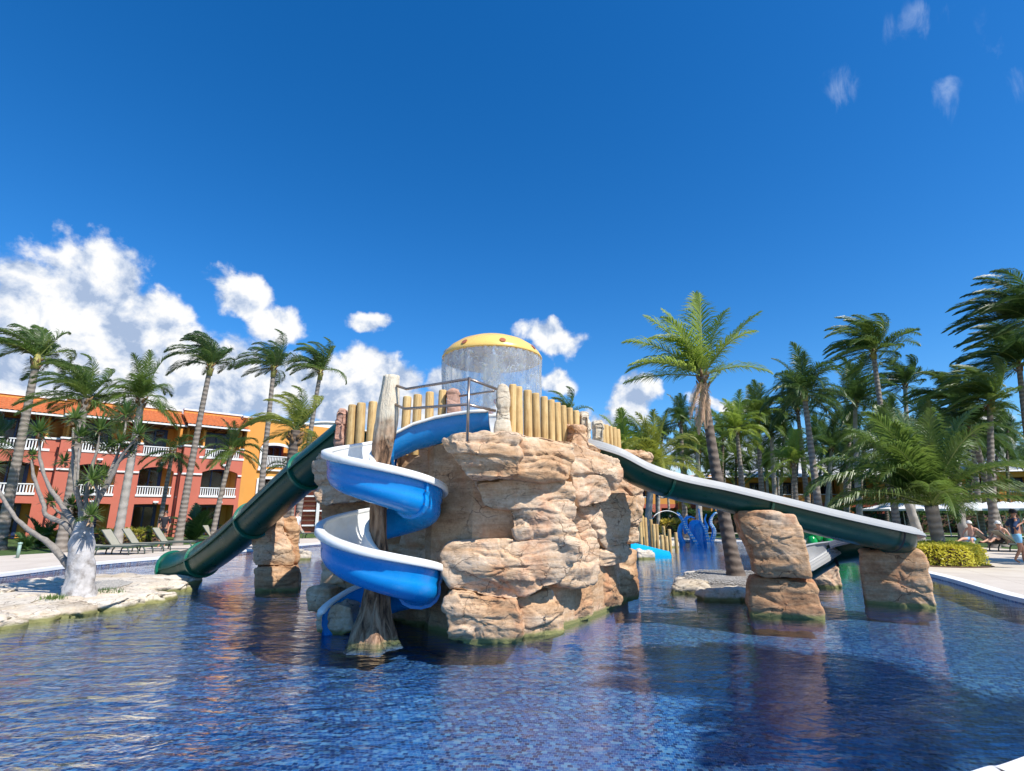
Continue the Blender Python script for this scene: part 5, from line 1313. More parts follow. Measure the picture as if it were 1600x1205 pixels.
def arch_wall(parent, x0, x1, wx0, wx1, y, z0, z1, oz0, oz1, rise, mat, th_=.35):
    """front wall panel with one opening whose head is a flat arch"""
    n = 12; m_ = MB()
    top = [(wx0 + (wx1 - wx0) * i / n, oz1 + rise * (1 - (2 * i / n - 1) ** 2)) for i in range(n + 1)]
    if wx0 > x0: m_.box(x0, y, z0, wx0, y + th_, z1)
    if wx1 < x1: m_.box(wx1, y, z0, x1, y + th_, z1)
    if oz0 > z0: m_.box(wx0, y, z0, wx1, y + th_, oz0)
    for i in range(n):
        (a, za), (b_, zb) = top[i], top[i + 1]
        V = [(a, y, za), (b_, y, zb), (b_, y, z1), (a, y, z1), (a, y + th_, za), (b_, y + th_, zb), (b_, y + th_, z1), (a, y + th_, z1)]
        m_.add(V, [(0, 1, 2, 3), (4, 7, 6, 5), (0, 4, 5, 1)])
    m_.build('wall_panel', M[mat], parent)
def section(x0, x1, off, bays, mat='wallred'):
    y = -off
    zs_ = [0, FH, 2 * FH]
    # bays fill the front; between them solid pilasters with a niche
    edges = [x0] + [v for b in bays for v in b] + [x1]
    mids = [x0] + [(bays[i][1] + bays[i + 1][0]) / 2 for i in range(len(bays) - 1)] + [x1]
    for bi, (a, b_) in enumerate(bays):
        l, r = mids[bi], mids[bi + 1]
        arch_wall(hotel, l, r, a, b_, y, -.1, FH, -.1, 2.28, 0.03, mat)
        arch_wall(hotel, l, r, a, b_, y + .02, FH, 2 * FH, FH + .05, FH + 1.85, .28, mat)
        arch_wall(hotel, l, r, a, b_, y, 2 * FH, 2 * FH + .12, 2 * FH + .12, 2 * FH + .12, 0, mat)
        # flat third floor terrace: only low parapet and piers
        railing(hotel, a, b_, y + .06, FH + .10, .62); railing(hotel, a - .3, b_ + .3, y + .1, 2 * FH + .16, .62)
        for px0, px1 in ((l, a), (b_, r)):
            if px1 - px0 > .25:
                pm = MB(); pm.box(px0, y + .01, 2 * FH + .12, px1, y + .34, 2 * FH + .85); pm.build('parapet_pier', M[mat], hotel)
                cp_ = MB(); cp_.box(px0 - .06, y - .07, 2 * FH + .85, px1 + .0, y + .38, 2 * FH + .97); cp_.build('pier_cap', M['wallwht'], hotel)
                st2 = MB(); st2.box(px0 + .02, y - .09, FH + 1.62, px1 - .02, y + .0, FH + 1.74); st2.build('string_course', M['wallwht'], hotel)
        for fl_ in (0, 1, 2):
            z = fl_ * FH + .05; yb = y + 1.75
            rm = MB(); rm.box(l + .1, yb, z, r - .1, yb + .1, z + FH - .1); rm.build('loggia_back_wall', M['wallyel'], hotel)
            sd = MB(); sd.box(b_, y + .36, z, b_ + .12, yb, z + FH - .12); sd.box(a - .12, y + .36, z, a, yb, z + FH - .12); sd.build('loggia_side_wall', M['wallyel'], hotel)
            sb = MB(); sb.box(l, y + .36, z + FH - .14, r, yb + .2, z + FH - .02); sb.build('loggia_slab', M['wallyel'] if fl_ else M['wallwht'], hotel)
            door(hotel, a + .1, b_ - .45, yb - .08, z, 2.05)
            if fl_ < 2:
                lm = MB(); lx = (a + b_) / 2 + .2; lm.box(lx - .16, y - .16, z + FH - .50, lx + .16, y, z + FH - .38); lm.box(lx - .05, y - .1, z + FH - .58, lx + .05, y, z + FH - .5); lm.build('wall_lamp', M['wallwht'], hotel)
    # roof
    e = MB(); e.box(x0 - .1, y - .55, EAVE - .14, x1 + .1, y - .45, EAVE - .02); e.build('gutter', M['wallwht'], hotel)
    sf = MB(); sf.box(x0, y - .45, EAVE - .10, x1, y + 1.9, EAVE - .04); sf.build('soffit', M['wood'], hotel)
    for i in range(int((x1 - x0) / .9)):
        bm_ = MB(); bx = x0 + .4 + i * .9; bm_.box(bx, y - .42, EAVE - .26, bx + .1, y + 1.6, EAVE - .105); bm_.build('rafter', M['wood'], hotel)
    roof_tiles(hotel, x0 - .1, x1 + .1, y - .52, y + 1.75, EAVE - .03, EAVE + 1.16, 0, .0)
    pw = MB(); pw.box(x0, y + 1.7, EAVE + .2, x1, y + 2.0, PAR); pw.build('parapet', M['wallyel'], hotel)
    pc = MB(); pc.box(x0 - .05, y + 1.62, PAR, x1 + .05, y + 2.08, PAR + .13); pc.build('parapet_coping', M['wallwht'], hotel)
section(-12.0, -3.9, -0.9, [(-11.4, -8.8), (-7.4, -4.7)])
section(-3.9, 3.2, 0.0, [(-3.1, -.6), (.75, 2.9)])
section(3.2, 7.4, 0.9, [(4.6, 7.1)])
ms = MB(); ms.box(-12, 2.9, -.1, 7.4, 12, PAR - .01); ms.build('main_block', M['wallyel'], hotel)
for x, o_ in ((-3.9, 0.0), (3.2, .9)):
    r_ = MB(); r_.box(x, -o_ + .003, -.1, x + .2, -o_ + 2.2, 2 * FH + .1); r_.build('return_wall', M['wallred'], hotel)
    r_ = MB(); r_.box(x + .25, -o_ + 1.0, 2 * FH + .1, x + .4, -o_ + 2.2, EAVE - .1); r_.build('return_wall', M['wallyel'], hotel)
# ochre end wing with white arched openings
ow = empty('ochre_wing', tuple(F0), FANG, 'ochre yellow hotel wing with white framed arched balconies right of the coral wing', 'building')
def opening(parent, x0, x1, y, z0, z1, rise, fr=.22, rail=True):
    f = MB(); n = 12
    f.box(x0 - fr, y - .08, z0 - .18, x0, y + .1, z1); f.box(x1, y - .08, z0 - .18, x1 + fr, y + .1, z1); f.box(x0 - fr - .06, y - .13, z0 - .32, x1 + fr + .06, y + .1, z0 - .185)
    for i in range(n):
        u0, u1 = 2 * i / n - 1, 2 * (i + 1) / n - 1; X = lambda u, k: (x0 + x1) / 2 + u * ((x1 - x0) / 2 + k); Z = lambda u, k: z1 + (rise + k) * math.sqrt(max(0, 1 - u * u)) 
        V = [(X(u0, 0), y - .08, Z(u0, 0)), (X(u1, 0), y - .08, Z(u1, 0)), (X(u1, fr), y - .08, Z(u1, fr)), (X(u0, fr), y - .08, Z(u0, fr))]
        V += [(a, y + .1, c) for a, _, c in V]; f.add(V, [(0, 1, 2, 3), (7, 6, 5, 4), (0, 4, 5, 1), (3, 2, 6, 7)])
    f.build('opening_frame', M['wallwht'], parent)
    if rail: railing(parent, x0, x1, y, z0, .95, base=False, pitch=.13)
def pierced(parent, x0, x1, y, z0, z1, ops, mat, th_=.3):
    """wall with several openings stacked/side by side, ops = (ox0, ox1, oz0, oz1)"""
    xs = sorted(set([x0, x1] + [v for o in ops for v in o[:2]])); zs_ = sorted(set([z0, z1] + [v for o in ops for v in o[2:]])); m_ = MB()
    for i in range(len(xs) - 1):
        for j in range(len(zs_) - 1):
            mx_, mz_ = (xs[i] + xs[i + 1]) / 2, (zs_[j] + zs_[j + 1]) / 2
            if not any(o[0] < mx_ < o[1] and o[2] < mz_ < o[3] for o in ops): m_.box(xs[i], y, zs_[j], xs[i + 1], y + th_, zs_[j + 1])
    m_.build('wall_panel', M[mat], parent)
ops = []
for xa in (9.1, 14.3, 19.5):
    for z0, z1 in ((5.45, 7.35), (2.75, 4.45), (.15, 2.1)): ops.append((xa, xa + 2.4, z0, z1))
pierced(ow, 7.4, 24.0, .35, -.1, 9.35, ops, 'wallyel')
MB().box(7.4, -.9, -.1, 7.75, .35, 9.25).build('corner_pier', M['wallyel'], ow)
for (xa, xb, z0, z1) in ops:
    opening(ow, xa + .1, xb - .1, .27, z0, z1 - (.35 if z0 > 5 else .02), .30 if z0 > 5 else .02, rail=z0 > 1)
    rb = MB(); rb.box(xa - .1, 2.1, z0 - .1, xb + .1, 2.2, z1 + .3); rb.build('loggia_back_wall', M['wallred'], ow)
    door(ow, xa + .9, xb - .1, 2.02, z0 - .05, 1.9)
    sl2 = MB(); sl2.box(xa - .1, .66, z0 - .22, xb + .1, 2.08, z0 - .08); sl2.build('loggia_slab', M['wallwht'], ow)
MB().box(7.4, 2.9, -.1, 24, 12, 9.3).build('main_block', M['wallyel'], ow)
cz = MB(); 
for i in range(40):
    a, b_ = 7.35 + 16.7 * i / 40, 7.35 + 16.7 * (i + 1) / 40; zz = lambda x: 9.4 + .45 * max(0, math.sin((x - 12.8) / 5.2 * pi)) ** .7 * (1 if 12.8 < x < 18 else 0)
    cz.add([(a, .18, zz(a)), (b_, .18, zz(b_)), (b_, .72, zz(b_)), (a, .72, zz(a)), (a, .18, zz(a) + .14), (b_, .18, zz(b_) + .14), (b_, .72, zz(b_) + .14), (a, .72, zz(a) + .14)], [(0, 1, 5, 4), (4, 5, 6, 7), (0, 3, 2, 1), (3, 7, 6, 2)])
    cz.add([(a, .36, 9.3), (b_, .36, 9.3), (b_, .36, zz(b_)), (a, .36, zz(a))], [(0, 1, 2, 3)]) if zz(a) > 9.41 or zz(b_) > 9.41 else None
cz.build('curved_coping', M['wallwht'], ow)
# stair tower with louvres glimpsed under the tube slide
lv = empty('louvred_stairwell', tuple(at_ground(497, 46)), 0.2, 'brown and white louvred stairwell seen between the tube slide and the rock tower', 'stairwell')
MB().box(-2.6, .4, 0, 2.6, .8, 5.5).build('wall', M['wallred'], lv)
for i in range(12):
    MB().box(-1.4, .1, .6 + i * .4, 1.5, .3, .72 + i * .4).build('louvre', M['wood'] if i % 3 else M['wallwht'], lv)
for x in (-1.6, -.2, 1.6): MB().box(x - .12, -.05, 0, x + .12, .09, 5.6).build('post', M['wallwht'], lv)

# ---------------------------------------------------------------- buildings beyond the garden on the right
def villa(label, c, ang, w, storeys, bays, roofmat, name='garden_villa', arch=True):
    v = empty(name, tuple(c), ang, label, 'building', 'villas beyond the garden'); H_ = storeys * 2.8; bw = w / bays; ops = []
    for i in range(bays):
        for s in range(storeys): ops.append((i * bw + .6, (i + 1) * bw - .6, s * 2.8 + (.9 if s else .05), s * 2.8 + 2.3))
    for s in range(storeys):
        pierced(v, 0, w, 0, s * 2.8, (s + 1) * 2.8 if s == storeys - 1 else (s + 1) * 2.8 + .0, [o for o in ops if s * 2.8 <= o[2] < (s + 1) * 2.8], 'wallred' if s < storeys - 1 else 'wallyel')
    for (a, b_, z0, z1) in ops:
        MB().box(a - .1, 1.6, z0 - .3, b_ + .1, 1.7, z1 + .2).build('loggia_back_wall', M['wallyel'], v); door(v, a + .4, b_ - .4, 1.5, z0 - (.8 if z0 > 2 else 0), 2.0)
        if z0 > 2: MB().box(a, -.05, z0 - .06, b_, .32, z0 + .05).build('parapet_cap', M['wallwht'], v)
    for i in range(bays + 1):
        if i % 2 == 0: MB().box(i * bw - .45, -.35, 0, i * bw + .45, -.003, H_ + .3).build('pier', M['wallyel'], v)
    MB().box(0, 1.75, 0, w, 9, H_).build('main_block', M['wallyel'], v)
    r = MB(); r.add([(-.6, -.9, H_), (w + .6, -.9, H_), (w + .6, 9.5, H_), (-.6, 9.5, H_), (1.5, 3.4, H_ + 1.1), (w - 1.5, 3.4, H_ + 1.1), (w - 1.5, 5, H_ + 1.1), (1.5, 5, H_ + 1.1)], [(0, 1, 5, 4), (1, 2, 6, 5), (2, 3, 7, 6), (3, 0, 4, 7), (4, 5, 6, 7), (0, 3, 2, 1)])
    r.build('roof', M[roofmat], v)
villa('coral and ochre villa under a pale hipped roof seen between trunks above the slide', at_ground(1120, 62), R(-6), 21, 2, 6, 'wallwht')
villa('ochre villa behind the big hedge palm with coral balconies', at_ground(1330, 58), R(-22), 20, 2, 6, 'wallwht')
villa('villa low behind the octopus slide, mostly hidden by trunks', at_ground(990, 70), R(4), 13, 2, 4, 'rooft')
# row of white parasols in front of a dark bar
rd = random.Random(3)
for i in range(11):
    px = 1395 + i * 23; Y = 43 - i * .6; g_ = at_ground(px, Y, .06)
    pr = empty('white_parasol', tuple(g_), rd.uniform(0, 1), 'white square parasol in the row behind the sunbathers', 'parasol', 'white parasols in a row')
    MB().tube([(0, 0, 0), (0, 0, 2.35)], .03, 6).build('pole', M['wallwht'], pr)
    c = MB(); q = 1.25; c.add([(-q, -q, 2.0), (q, -q, 2.0), (q, q, 2.0), (-q, q, 2.0), (0, 0, 2.5), (-q, -q, 1.86), (q, -q, 1.86), (q, q, 1.86), (-q, q, 1.86)], [(0, 1, 4), (1, 2, 4), (2, 3, 4), (3, 0, 4), (5, 6, 1, 0), (6, 7, 2, 1), (7, 8, 3, 2), (8, 5, 0, 3)])
    c.build('canopy', M['canvas'], pr)

# ---------------------------------------------------------------- loungers
def lounger(label, loc, rz, back=50, sling='sling', group='sun loungers on the left deck'):
    r = empty('sun_lounger', tuple(loc), rz, label, 'sun lounger', group)   # head at -x, foot at +x
    for y in (-.31, .31): MB().box(-.35, y - .03, .30, 1.35, y + .03, .37).build('side_rail', M['frame'], r, bevel=.01)
    MB().box(1.30, -.279, .30, 1.35, .279, .37).build('end_rail', M['frame'], r)
    for x, s in ((1.2, 1), (.15, -1)):
        for y in (-.31, .31):
            MB().tube([(x, y, .32), (x + .10 * s, y, .16), (x + .12 * s, y, 0)], [.035, .03, .028], 6).build('leg', M['frame'], r, True)
    MB().box(-.02, -.275, .345, 1.29, .275, .362).build('seat', M[sling], r)
    b = R(back); c, s = cos(b), sin(b); L = .78; m_ = MB()
    m_.add([(-.02, -.29, .36), (-.02, .29, .36), (-.02 - c * L, .29, .36 + s * L), (-.02 - c * L, -.29, .36 + s * L), (-.05, -.29, .335), (-.05, .29, .335), (-.05 - c * L, .29, .335 + s * L), (-.05 - c * L, -.29, .335 + s * L)],
           [(0, 1, 2, 3), (7, 6, 5, 4), (0, 3, 7, 4), (1, 5, 6, 2), (3, 2, 6, 7), (0, 4, 5, 1)]); m_.build('backrest', M[sling], r)
    for y in (-.31, .31): MB().tube([(-.03, y, .35), (-.03 - c * L, y, .35 + s * L)], .022, 6).build('back_frame', M['frame'], r, True)
    MB().tube([(-.45, 0, .62 if back > 30 else .4), (-.15, 0, .33)], .015, 5).build('prop', M['frame'], r, True)
    return r
for i, (px, Y, rz, lb) in enumerate([(184, 23.2, 6, 'sun lounger with raised beige back, leftmost fully seen one by the hotel'), (214, 24.6, 8, 'second raised sun lounger from the left by the hotel'), (259, 26.0, 8, 'raised sun lounger standing apart nearest the tube slide'),
                                     (160, 22.6, 4, 'flat sun lounger partly behind the whitewashed trunk'), (333, 31, 5, 'small far lounger behind the tube slide'), (474, 37, 5, 'distant lounger seen right of the mushroom-shaped pillar')]):
    lounger(lb, at_ground(px, Y, .104), R(rz), 5 if i == 3 else 52)
for i, (px, Y, rz, bk, lb) in enumerate([(1548, 25.0, -12, 40, 'sun lounger under the seated bare-chested man'), (1580, 24.2, -12, 45, 'sun lounger under the woman in the white hat'), (1610, 22.6, -12, 30, 'empty dark sun lounger behind the walking man'), (1424, 27.5, -5, 50, 'lounger with raised back behind the hedge palm trunk'),
                                         (1195, 36.5, 0, 40, 'lounger on the far deck right of the leaning trunk')]):
    lounger(lb, at_ground(px, Y, .104), R(rz), bk, group='sun loungers on the far and right deck')

# ---------------------------------------------------------------- people
def skinmesh(name, verts, edges, radii, mat, parent, sub=1, rootv=0):
    me = bpy.data.meshes.new(name); me.from_pydata([tuple(v) for v in verts], edges, []); me.materials.append(mat)
    o = link(name, me, None, parent); md = o.modifiers.new('skin', 'SKIN'); md.use_smooth_shade = True
    sk = me.skin_vertices[0].data
    for i, r in enumerate(radii): sk[i].radius = (r, r) if not isinstance(r, tuple) else r; sk[i].use_root = (i == rootv)
    sb = o.modifiers.new('sub', 'SUBSURF'); sb.levels = sub; sb.render_levels = sub; return o
def person(label, loc, rz, J, skin='skin1', top=None, bottom=None, hair='hair', hat=None, longsleeve=False, glasses=False, bikini=False, group=None):
    """J: joints in metres, x = forward, y = left, z = up"""
    r = empty('person', tuple(loc), rz, label, 'person', group)
    names = ['pelvis', 'waist', 'chest', 'neck', 'head', 'crown', 'shL', 'elL', 'wrL', 'shR', 'elR', 'wrR', 'hipL', 'knL', 'anL', 'toL', 'hipR', 'knR', 'anR', 'toR']
    idx = {n: i for i, n in enumerate(names)}; V = [Vector(J[n]) for n in names]
    E_ = [('pelvis', 'waist'), ('waist', 'chest'), ('chest', 'neck'), ('neck', 'head'), ('head', 'crown')]
    for s in 'LR': E_ += [('chest', 'sh' + s), ('sh' + s, 'el' + s), ('el' + s, 'wr' + s), ('pelvis', 'hip' + s), ('hip' + s, 'kn' + s), ('kn' + s, 'an' + s), ('an' + s, 'to' + s)]
    rad = dict(pelvis=.125, waist=.115, chest=.135, neck=.055, head=.085, crown=.075, sh=.06, el=.042, wr=.028, hip=.095, kn=.06, an=.038, to=.03)
    R_ = [rad.get(n, rad.get(n[:-1], .05)) for n in names]; E2 = [(idx[a], idx[b_]) for a, b_ in E_]
    # fingers and thumb
    for s in 'LR':
        w = Vector(J['wr' + s]); d = (w - Vector(J['el' + s])).normalized(); side = d.cross(Vector((0, 0, 1))); side = side.normalized() if side.length > .1 else Vector((1, 0, 0)); pn = d.cross(side)
        pi_ = len(V); V.append(w + d * .07); R_.append(.028); E2.append((idx['wr' + s], pi_))
        for f, (of, ln) in enumerate([(-.028, .065), (-.010, .078), (.010, .072), (.028, .055)]):
            a = len(V); V += [w + d * .09 + side * of, w + d * (.09 + ln * .55) + side * of * 1.15 - pn * .008, w + d * (.09 + ln) + side * of * 1.2 - pn * .025]; R_ += [.010, .009, .007]; E2 += [(pi_, a), (a, a + 1), (a + 1, a + 2)]
        a = len(V); V += [w + d * .04 - side * .035, w + d * .075 - side * .055]; R_ += [.011, .009]; E2 += [(idx['wr' + s], a), (a, a + 1)]
    hd = Vector(J['head']); up = (Vector(J['crown']) - hd).normalized(); fw = Vector(J.get('face', (1, 0, 0))).normalized(); fw = (fw - up * fw.dot(up)).normalized(); sd_ = up.cross(fw)
    a = len(V); V += [hd + fw * .085, hd + fw * .098 - up * .012]; R_ += [.018, .012]; E2 += [(idx['head'], a), (a, a + 1)]
    skinmesh('body', V, E2, R_, M[skin], r)
    ey = MB()
    for s in (1, -1): 
        c = hd + fw * .082 + sd_ * .032 * s + up * .02; ey.tube([c - fw * .006, c + fw * .006], .011, 8)
    ey.build('eyes', M['dark'], r); c = hd + fw * .083 - up * .052; MB().tube([c - sd_ * .022, c + fw * .004, c + sd_ * .022], .006, 6).build('mouth', M['red'], r)
    for s in (1, -1): MB().tube([hd + sd_ * s * .086 - up * .02, hd + sd_ * s * .094 + up * .02], [.014, .016], 8).build('ear', M[skin], r, True)
    if glasses: MB().tube([hd + fw * .06 + sd_ * .09 + up * .025, hd + fw * .1 + sd_ * .045 + up * .022, hd + fw * .105 + up * .022, hd + fw * .1 - sd_ * .045 + up * .022, hd + fw * .06 - sd_ * .09 + up * .025], .018, 8).build('sunglasses', M['dark'], r, True)
    def cap_(mat, s, off, brim=0):
        n1_, n2_ = 10, 18; V2 = []; F2 = []
        for i in range(n1_ + 1):
            t = (pi * .56) * i / n1_
            for k in range(n2_):
                q = 2 * pi * k / n2_; V2.append(hd + up * .022 + (up * cos(t) * 1.12 + (fw * cos(q) + sd_ * sin(q)) * sin(t)) * .103 * s + off)
        if brim:
            for k in range(n2_): q = 2 * pi * k / n2_; V2.append(hd + up * (.015) + (fw * cos(q) + sd_ * sin(q)) * (.103 * s + brim) + off)
        for i in range(n1_ + (1 if brim else 0)):
            for k in range(n2_): F2.append((i * n2_ + k, i * n2_ + (k + 1) % n2_, (i + 1) * n2_ + (k + 1) % n2_, (i + 1) * n2_ + k))
        return link('hat' if brim else 'hair', mesh('h', [tuple(v) for v in V2], F2, M[mat], True), None, r)
    if hat: cap_(hat, 1.06, up * .02, .045)
    cap_(hair, 1.0, -fw * .018)
    def cloth(nm, js, es, rs, mat):
        skinmesh(nm, [Vector(J[j]) if isinstance(j, str) else j for j in js], es, rs, M[mat], r)
    lerp = lambda a, b_, t: Vector(J[a]).lerp(Vector(J[b_]), t)
    if top:
        k = .75 if not longsleeve else 1.0
        if bikini: cloth('top', ['waist', 'chest', lerp('chest', 'neck', .4)], [(0, 1), (1, 2)], [.12, .142, .09], top)
        else:
            cloth('shirt', ['waist', 'chest', lerp('chest', 'neck', .55), 'shL', lerp('shL', 'elL', k), 'shR', lerp('shR', 'elR', k), lerp('pelvis', 'waist', -.1)], [(0, 1), (1, 2), (1, 3), (3, 4), (1, 5), (5, 6), (0, 7)], [.145, .155, .085, .08, .064, .08, .064, .155], top)
    if bottom: cloth('shorts', ['pelvis', lerp('pelvis', 'waist', .45), 'hipL', lerp('hipL', 'knL', .62), 'hipR', lerp('hipR', 'knR', .62)], [(0, 1), (0, 2), (2, 3), (0, 4), (4, 5)], [.142, .13, .112, .085, .112, .085], bottom)
    return r
def stand(lean=0.0, turn=0):
    return dict(pelvis=(0, 0, .95), waist=(.01, 0, 1.12), chest=(.02, 0, 1.34), neck=(.02, 0, 1.52), head=(.04, 0, 1.64), crown=(.03, 0, 1.71), shL=(.01, .19, 1.42), elL=(-.02, .24, 1.13), wrL=(.12, .22, .90), shR=(.01, -.19, 1.42), elR=(-.02, -.24, 1.13), wrR=(.12, -.22, .90),
                hipL=(0, .10, .88), knL=(.03, .11, .48), anL=(-.02, .11, .07), toL=(.14, .13, .03), hipR=(0, -.10, .88), knR=(.03, -.11, .48), anR=(-.02, -.11, .07), toR=(.14, -.13, .03))
J = stand(); J.update(elL=(-.05, .42, 1.22), wrL=(.16, .30, 1.12), elR=(-.18, -.34, 1.16), wrR=(.08, -.24, 1.30), knL=(.14, .11, .50), anL=(.10, .11, .08), toL=(.26, .12, .05), knR=(-.02, -.11, .48), anR=(-.22, -.11, .14), toR=(-.10, -.12, .04))
person('man in navy shirt, light blue shorts and dark cap walking at the right edge', at_ground(1589, 18.6, .104), R(-20), J, 'skin2', 'navycloth', 'bluecloth', 'hair', 'dark', True, True)
def seated(arm=0):
    return dict(pelvis=(0, 0, .50), waist=(-.06, 0, .66), chest=(-.10, 0, .88), neck=(-.06, 0, 1.05), head=(-.01, 0, 1.16), crown=(-.01, 0, 1.23), shL=(-.09, .19, .96), elL=(-.14, .30, .70), wrL=(-.02, .32, .46), shR=(-.09, -.19, .96), elR=(.02, -.30, .74), wrR=(.20, -.30, .52),
                hipL=(.04, .10, .48), knL=(.44, .16, .62), anL=(.72, .16, .42), toL=(.86, .16, .46), hipR=(.04, -.10, .48), knR=(.46, -.10, .52), anR=(.80, -.12, .40), toR=(.93, -.12, .44))
J = seated(); J.update(elL=(-.22, .34, .72), wrL=(-.34, .42, .44), knL=(.42, .22, .52), anL=(.45, .26, .16), toL=(.58, .28, .12))
l0 = at_ground(1518, 25.1, .104); person('bare-chested man in white hat and blue shorts sitting on a lounger', l0, R(200), J, 'skin1', None, 'bluecloth', 'hair', 'whitecloth')
l1 = at_ground(1563, 24.4, .104); person('woman in black swimsuit and white hat sitting on a lounger with legs out', l1, R(188), seated(), 'skin1', 'dark', 'dark', 'hair', 'whitecloth', bikini=True)
J = stand(); J.update(chest=(.10, 0, 1.30), neck=(.2, 0, 1.42), head=(.28, 0, 1.5), crown=(.3, 0, 1.56), wrL=(.3, .2, 1.0), wrR=(.3, -.2, 1.0), elL=(.08, .24, 1.12), elR=(.08, -.24, 1.12))
person('woman in striped top and coral shorts wading at the far pool edge', G(1181, 868, -.42), R(75), J, 'skin1', 'pinkcloth', 'redcloth', 'hair')
J = stand(); J.update(pelvis=(-.05, 0, .75), waist=(.1, 0, .9), chest=(.28, 0, 1.02), neck=(.42, 0, 1.1), head=(.52, 0, 1.12), crown=(.56, 0, 1.18), shL=(.3, .19, 1.06), shR=(.3, -.19, 1.06), elL=(.42, .22, .8), elR=(.42, -.22, .8), wrL=(.5, .2, .6), wrR=(.5, -.2, .6), hipL=(-.05, .1, .72), hipR=(-.05, -.1, .72), knL=(.2, .12, .42), knR=(.2, -.12, .42))
person('person in blue-grey shirt and dark trousers bending over behind the leaning trunk', at_ground(1158, 35.5, .104), R(60), J, 'skin1', 'greycloth', 'dark', 'hair')
J = stand(); J.update(pelvis=(0, 0, 0.0)); 
for k_ in J:
    if k_ != 'face': J[k_] = (J[k_][0], J[k_][1], J[k_][2] - (0 if k_ == 'pelvis' and False else 0))
J = stand(); J.update(waist=(.10, 0, 1.05), chest=(.26, 0, 1.24), neck=(.38, 0, 1.36), head=(.44, 0, 1.46), crown=(.44, 0, 1.53), shL=(.26, .19, 1.28), shR=(.26, -.19, 1.28), elL=(.5, .24, 1.2), wrL=(.72, .2, 1.22), elR=(.46, -.26, 1.2), wrR=(.70, -.26, 1.24), pelvis=(0, 0, .95), knL=(-.3, .11, .75), anL=(-.65, .11, .6), toL=(-.75, .12, .6), knR=(-.3, -.11, .72), anR=(-.65, -.11, .58), toR=(-.75, -.12, .58))
person('dark haired child swimming with only head and arm above the water', G(1069, 868, -1.33), R(-40), J, 'skin2', None, 'dark', 'hair')
J = stand(); person('person in dark cover-up standing among the loungers by the hotel', at_ground(254, 27.5, .104), R(-70), J, 'skin2', 'dark', 'dark', 'hair', longsleeve=True)
person('person mostly hidden behind the mushroom-shaped pillar with one leg showing', at_ground(461, 27.5, .104), R(-20), stand(), 'skin1', 'whitecloth', 'greycloth', 'hair')

# ---------------------------------------------------------------- far water toys
ob = G(1090, 848, 0); octo = empty('octopus_slide', tuple(ob), 0, 'bright blue octopus shaped kiddie slide with curling arms and pale suckers', 'water toy')
body = MB(); V, F = [], []
o = MB().lathe([(0.001, 1.35), (.2, 1.33), (.36, 1.22), (.45, 1.0), (.46, .7), (.44, .3), (.5, -.3)], 28).build('body', M['octoblue'], octo, True)
ch = MB(); ch.lathe([(0.3, -.2), (.3, .7), (.27, .95), (.18, 1.1), (.0, 1.15)], 20); q_ = ch.build('slide_chute', M['blue'], octo, True); q_.scale = (1, .3, 1); q_.location = (0, -.42, 0)
arms = [([(-.75, 0, -.3), (-1.05, 0, .4), (-.95, 0, .95), (-.78, -.05, 1.2), (-1.05, -.1, 1.62), (-1.15, -.1, 1.8)], .17, 0), ([(-.15, -.5, -.3), (-.45, -.5, .3), (-.75, -.4, .85), (-.85, -.35, 1.25), (-1.1, -.3, 1.75)], .15, 1), ([(.45, -.5, -.3), (.42, -.5, .4), (.30, -.48, .9), (.12, -.45, 1.3), (.1, -.4, 2.0)], .14, 1),
        ([(.6, -.1, -.3), (.92, -.1, .3), (1.02, -.1, .75), (.85, -.1, 1.15), (.95, -.1, 1.5), (1.2, -.1, 1.75), (1.3, -.1, 1.72)], .15, 1), ([(.5, .2, 0), (.7, .2, .9), (.62, .2, 1.3), (.75, .2, 1.7)], .11, 0), ([(-.4, .3, .8), (-.55, .2, 1.3), (-.3, .2, 1.52), (0, .15, 1.45)], .1, 0), ([(-.6, .3, .5), (-.7, .3, 1.2), (-.35, .3, 1.65)], .08, 0)]
for pts, r0, su in arms:
    q = smooth_path(pts, 7); a = MB().tube(q, [r0 * (1 - .75 * (i / (len(q) - 1)) ** 1.3) for i in range(len(q))], 12).build('arm', M['octoblue'], octo, True)
    if su:
        for i in range(1, len(q) - 1, 2):
            rr_ = r0 * (1 - .75 * (i / (len(q) - 1)) ** 1.3); sk = MB(); c = q[i] + Vector((0, -rr_ * .92, 0)); 
            for s in (-.45, .45): sk.tube([c + Vector((s * rr_, .0, 0)), c + Vector((s * rr_, -.03, 0))], rr_ * .38, 8)
            sk.build('sucker', M['white'], a)
jet = smooth_path([P(1018, 812, 30), P(1026, 803, 30.3), P(1038, 798.5, 30.8), P(1050, 799.5, 31.3), P(1062, 806, 31.8)], 8)
tag(MB().tube(jet, .018, 6).build('water_jet', M['canvas'], None, True), 'thin arc of water spraying from the log stakes to the octopus', 'water jet')
stakes = [(1005, 806, 838, 26.5), (1010, 809, 845, 26.5), (1019, 812, 848, 27), (1023, 819, 852, 26), (1028, 819, 855, 26.5), (1035, 836, 858, 25.8), (1038, 822, 850, 27.5), (1042, 838, 857, 26), (1047, 827, 850, 28), (1057, 832, 853, 27.5), (1001, 803, 835, 26)]
lf = empty('log_stake_group', (0, 0, 0), 0, 'uneven cluster of tan log stakes planted beside the cyan slide', 'log stakes')
for (px, t_, b_, Y) in stakes:
    a_, c_ = P(px, b_, Y), P(px, t_, Y); z0 = min(a_.z, 0) - .2; ob_ = link('log', log_mesh(.085, c_.z - z0), None, lf); ob_.location = (a_.x, a_.y, z0)
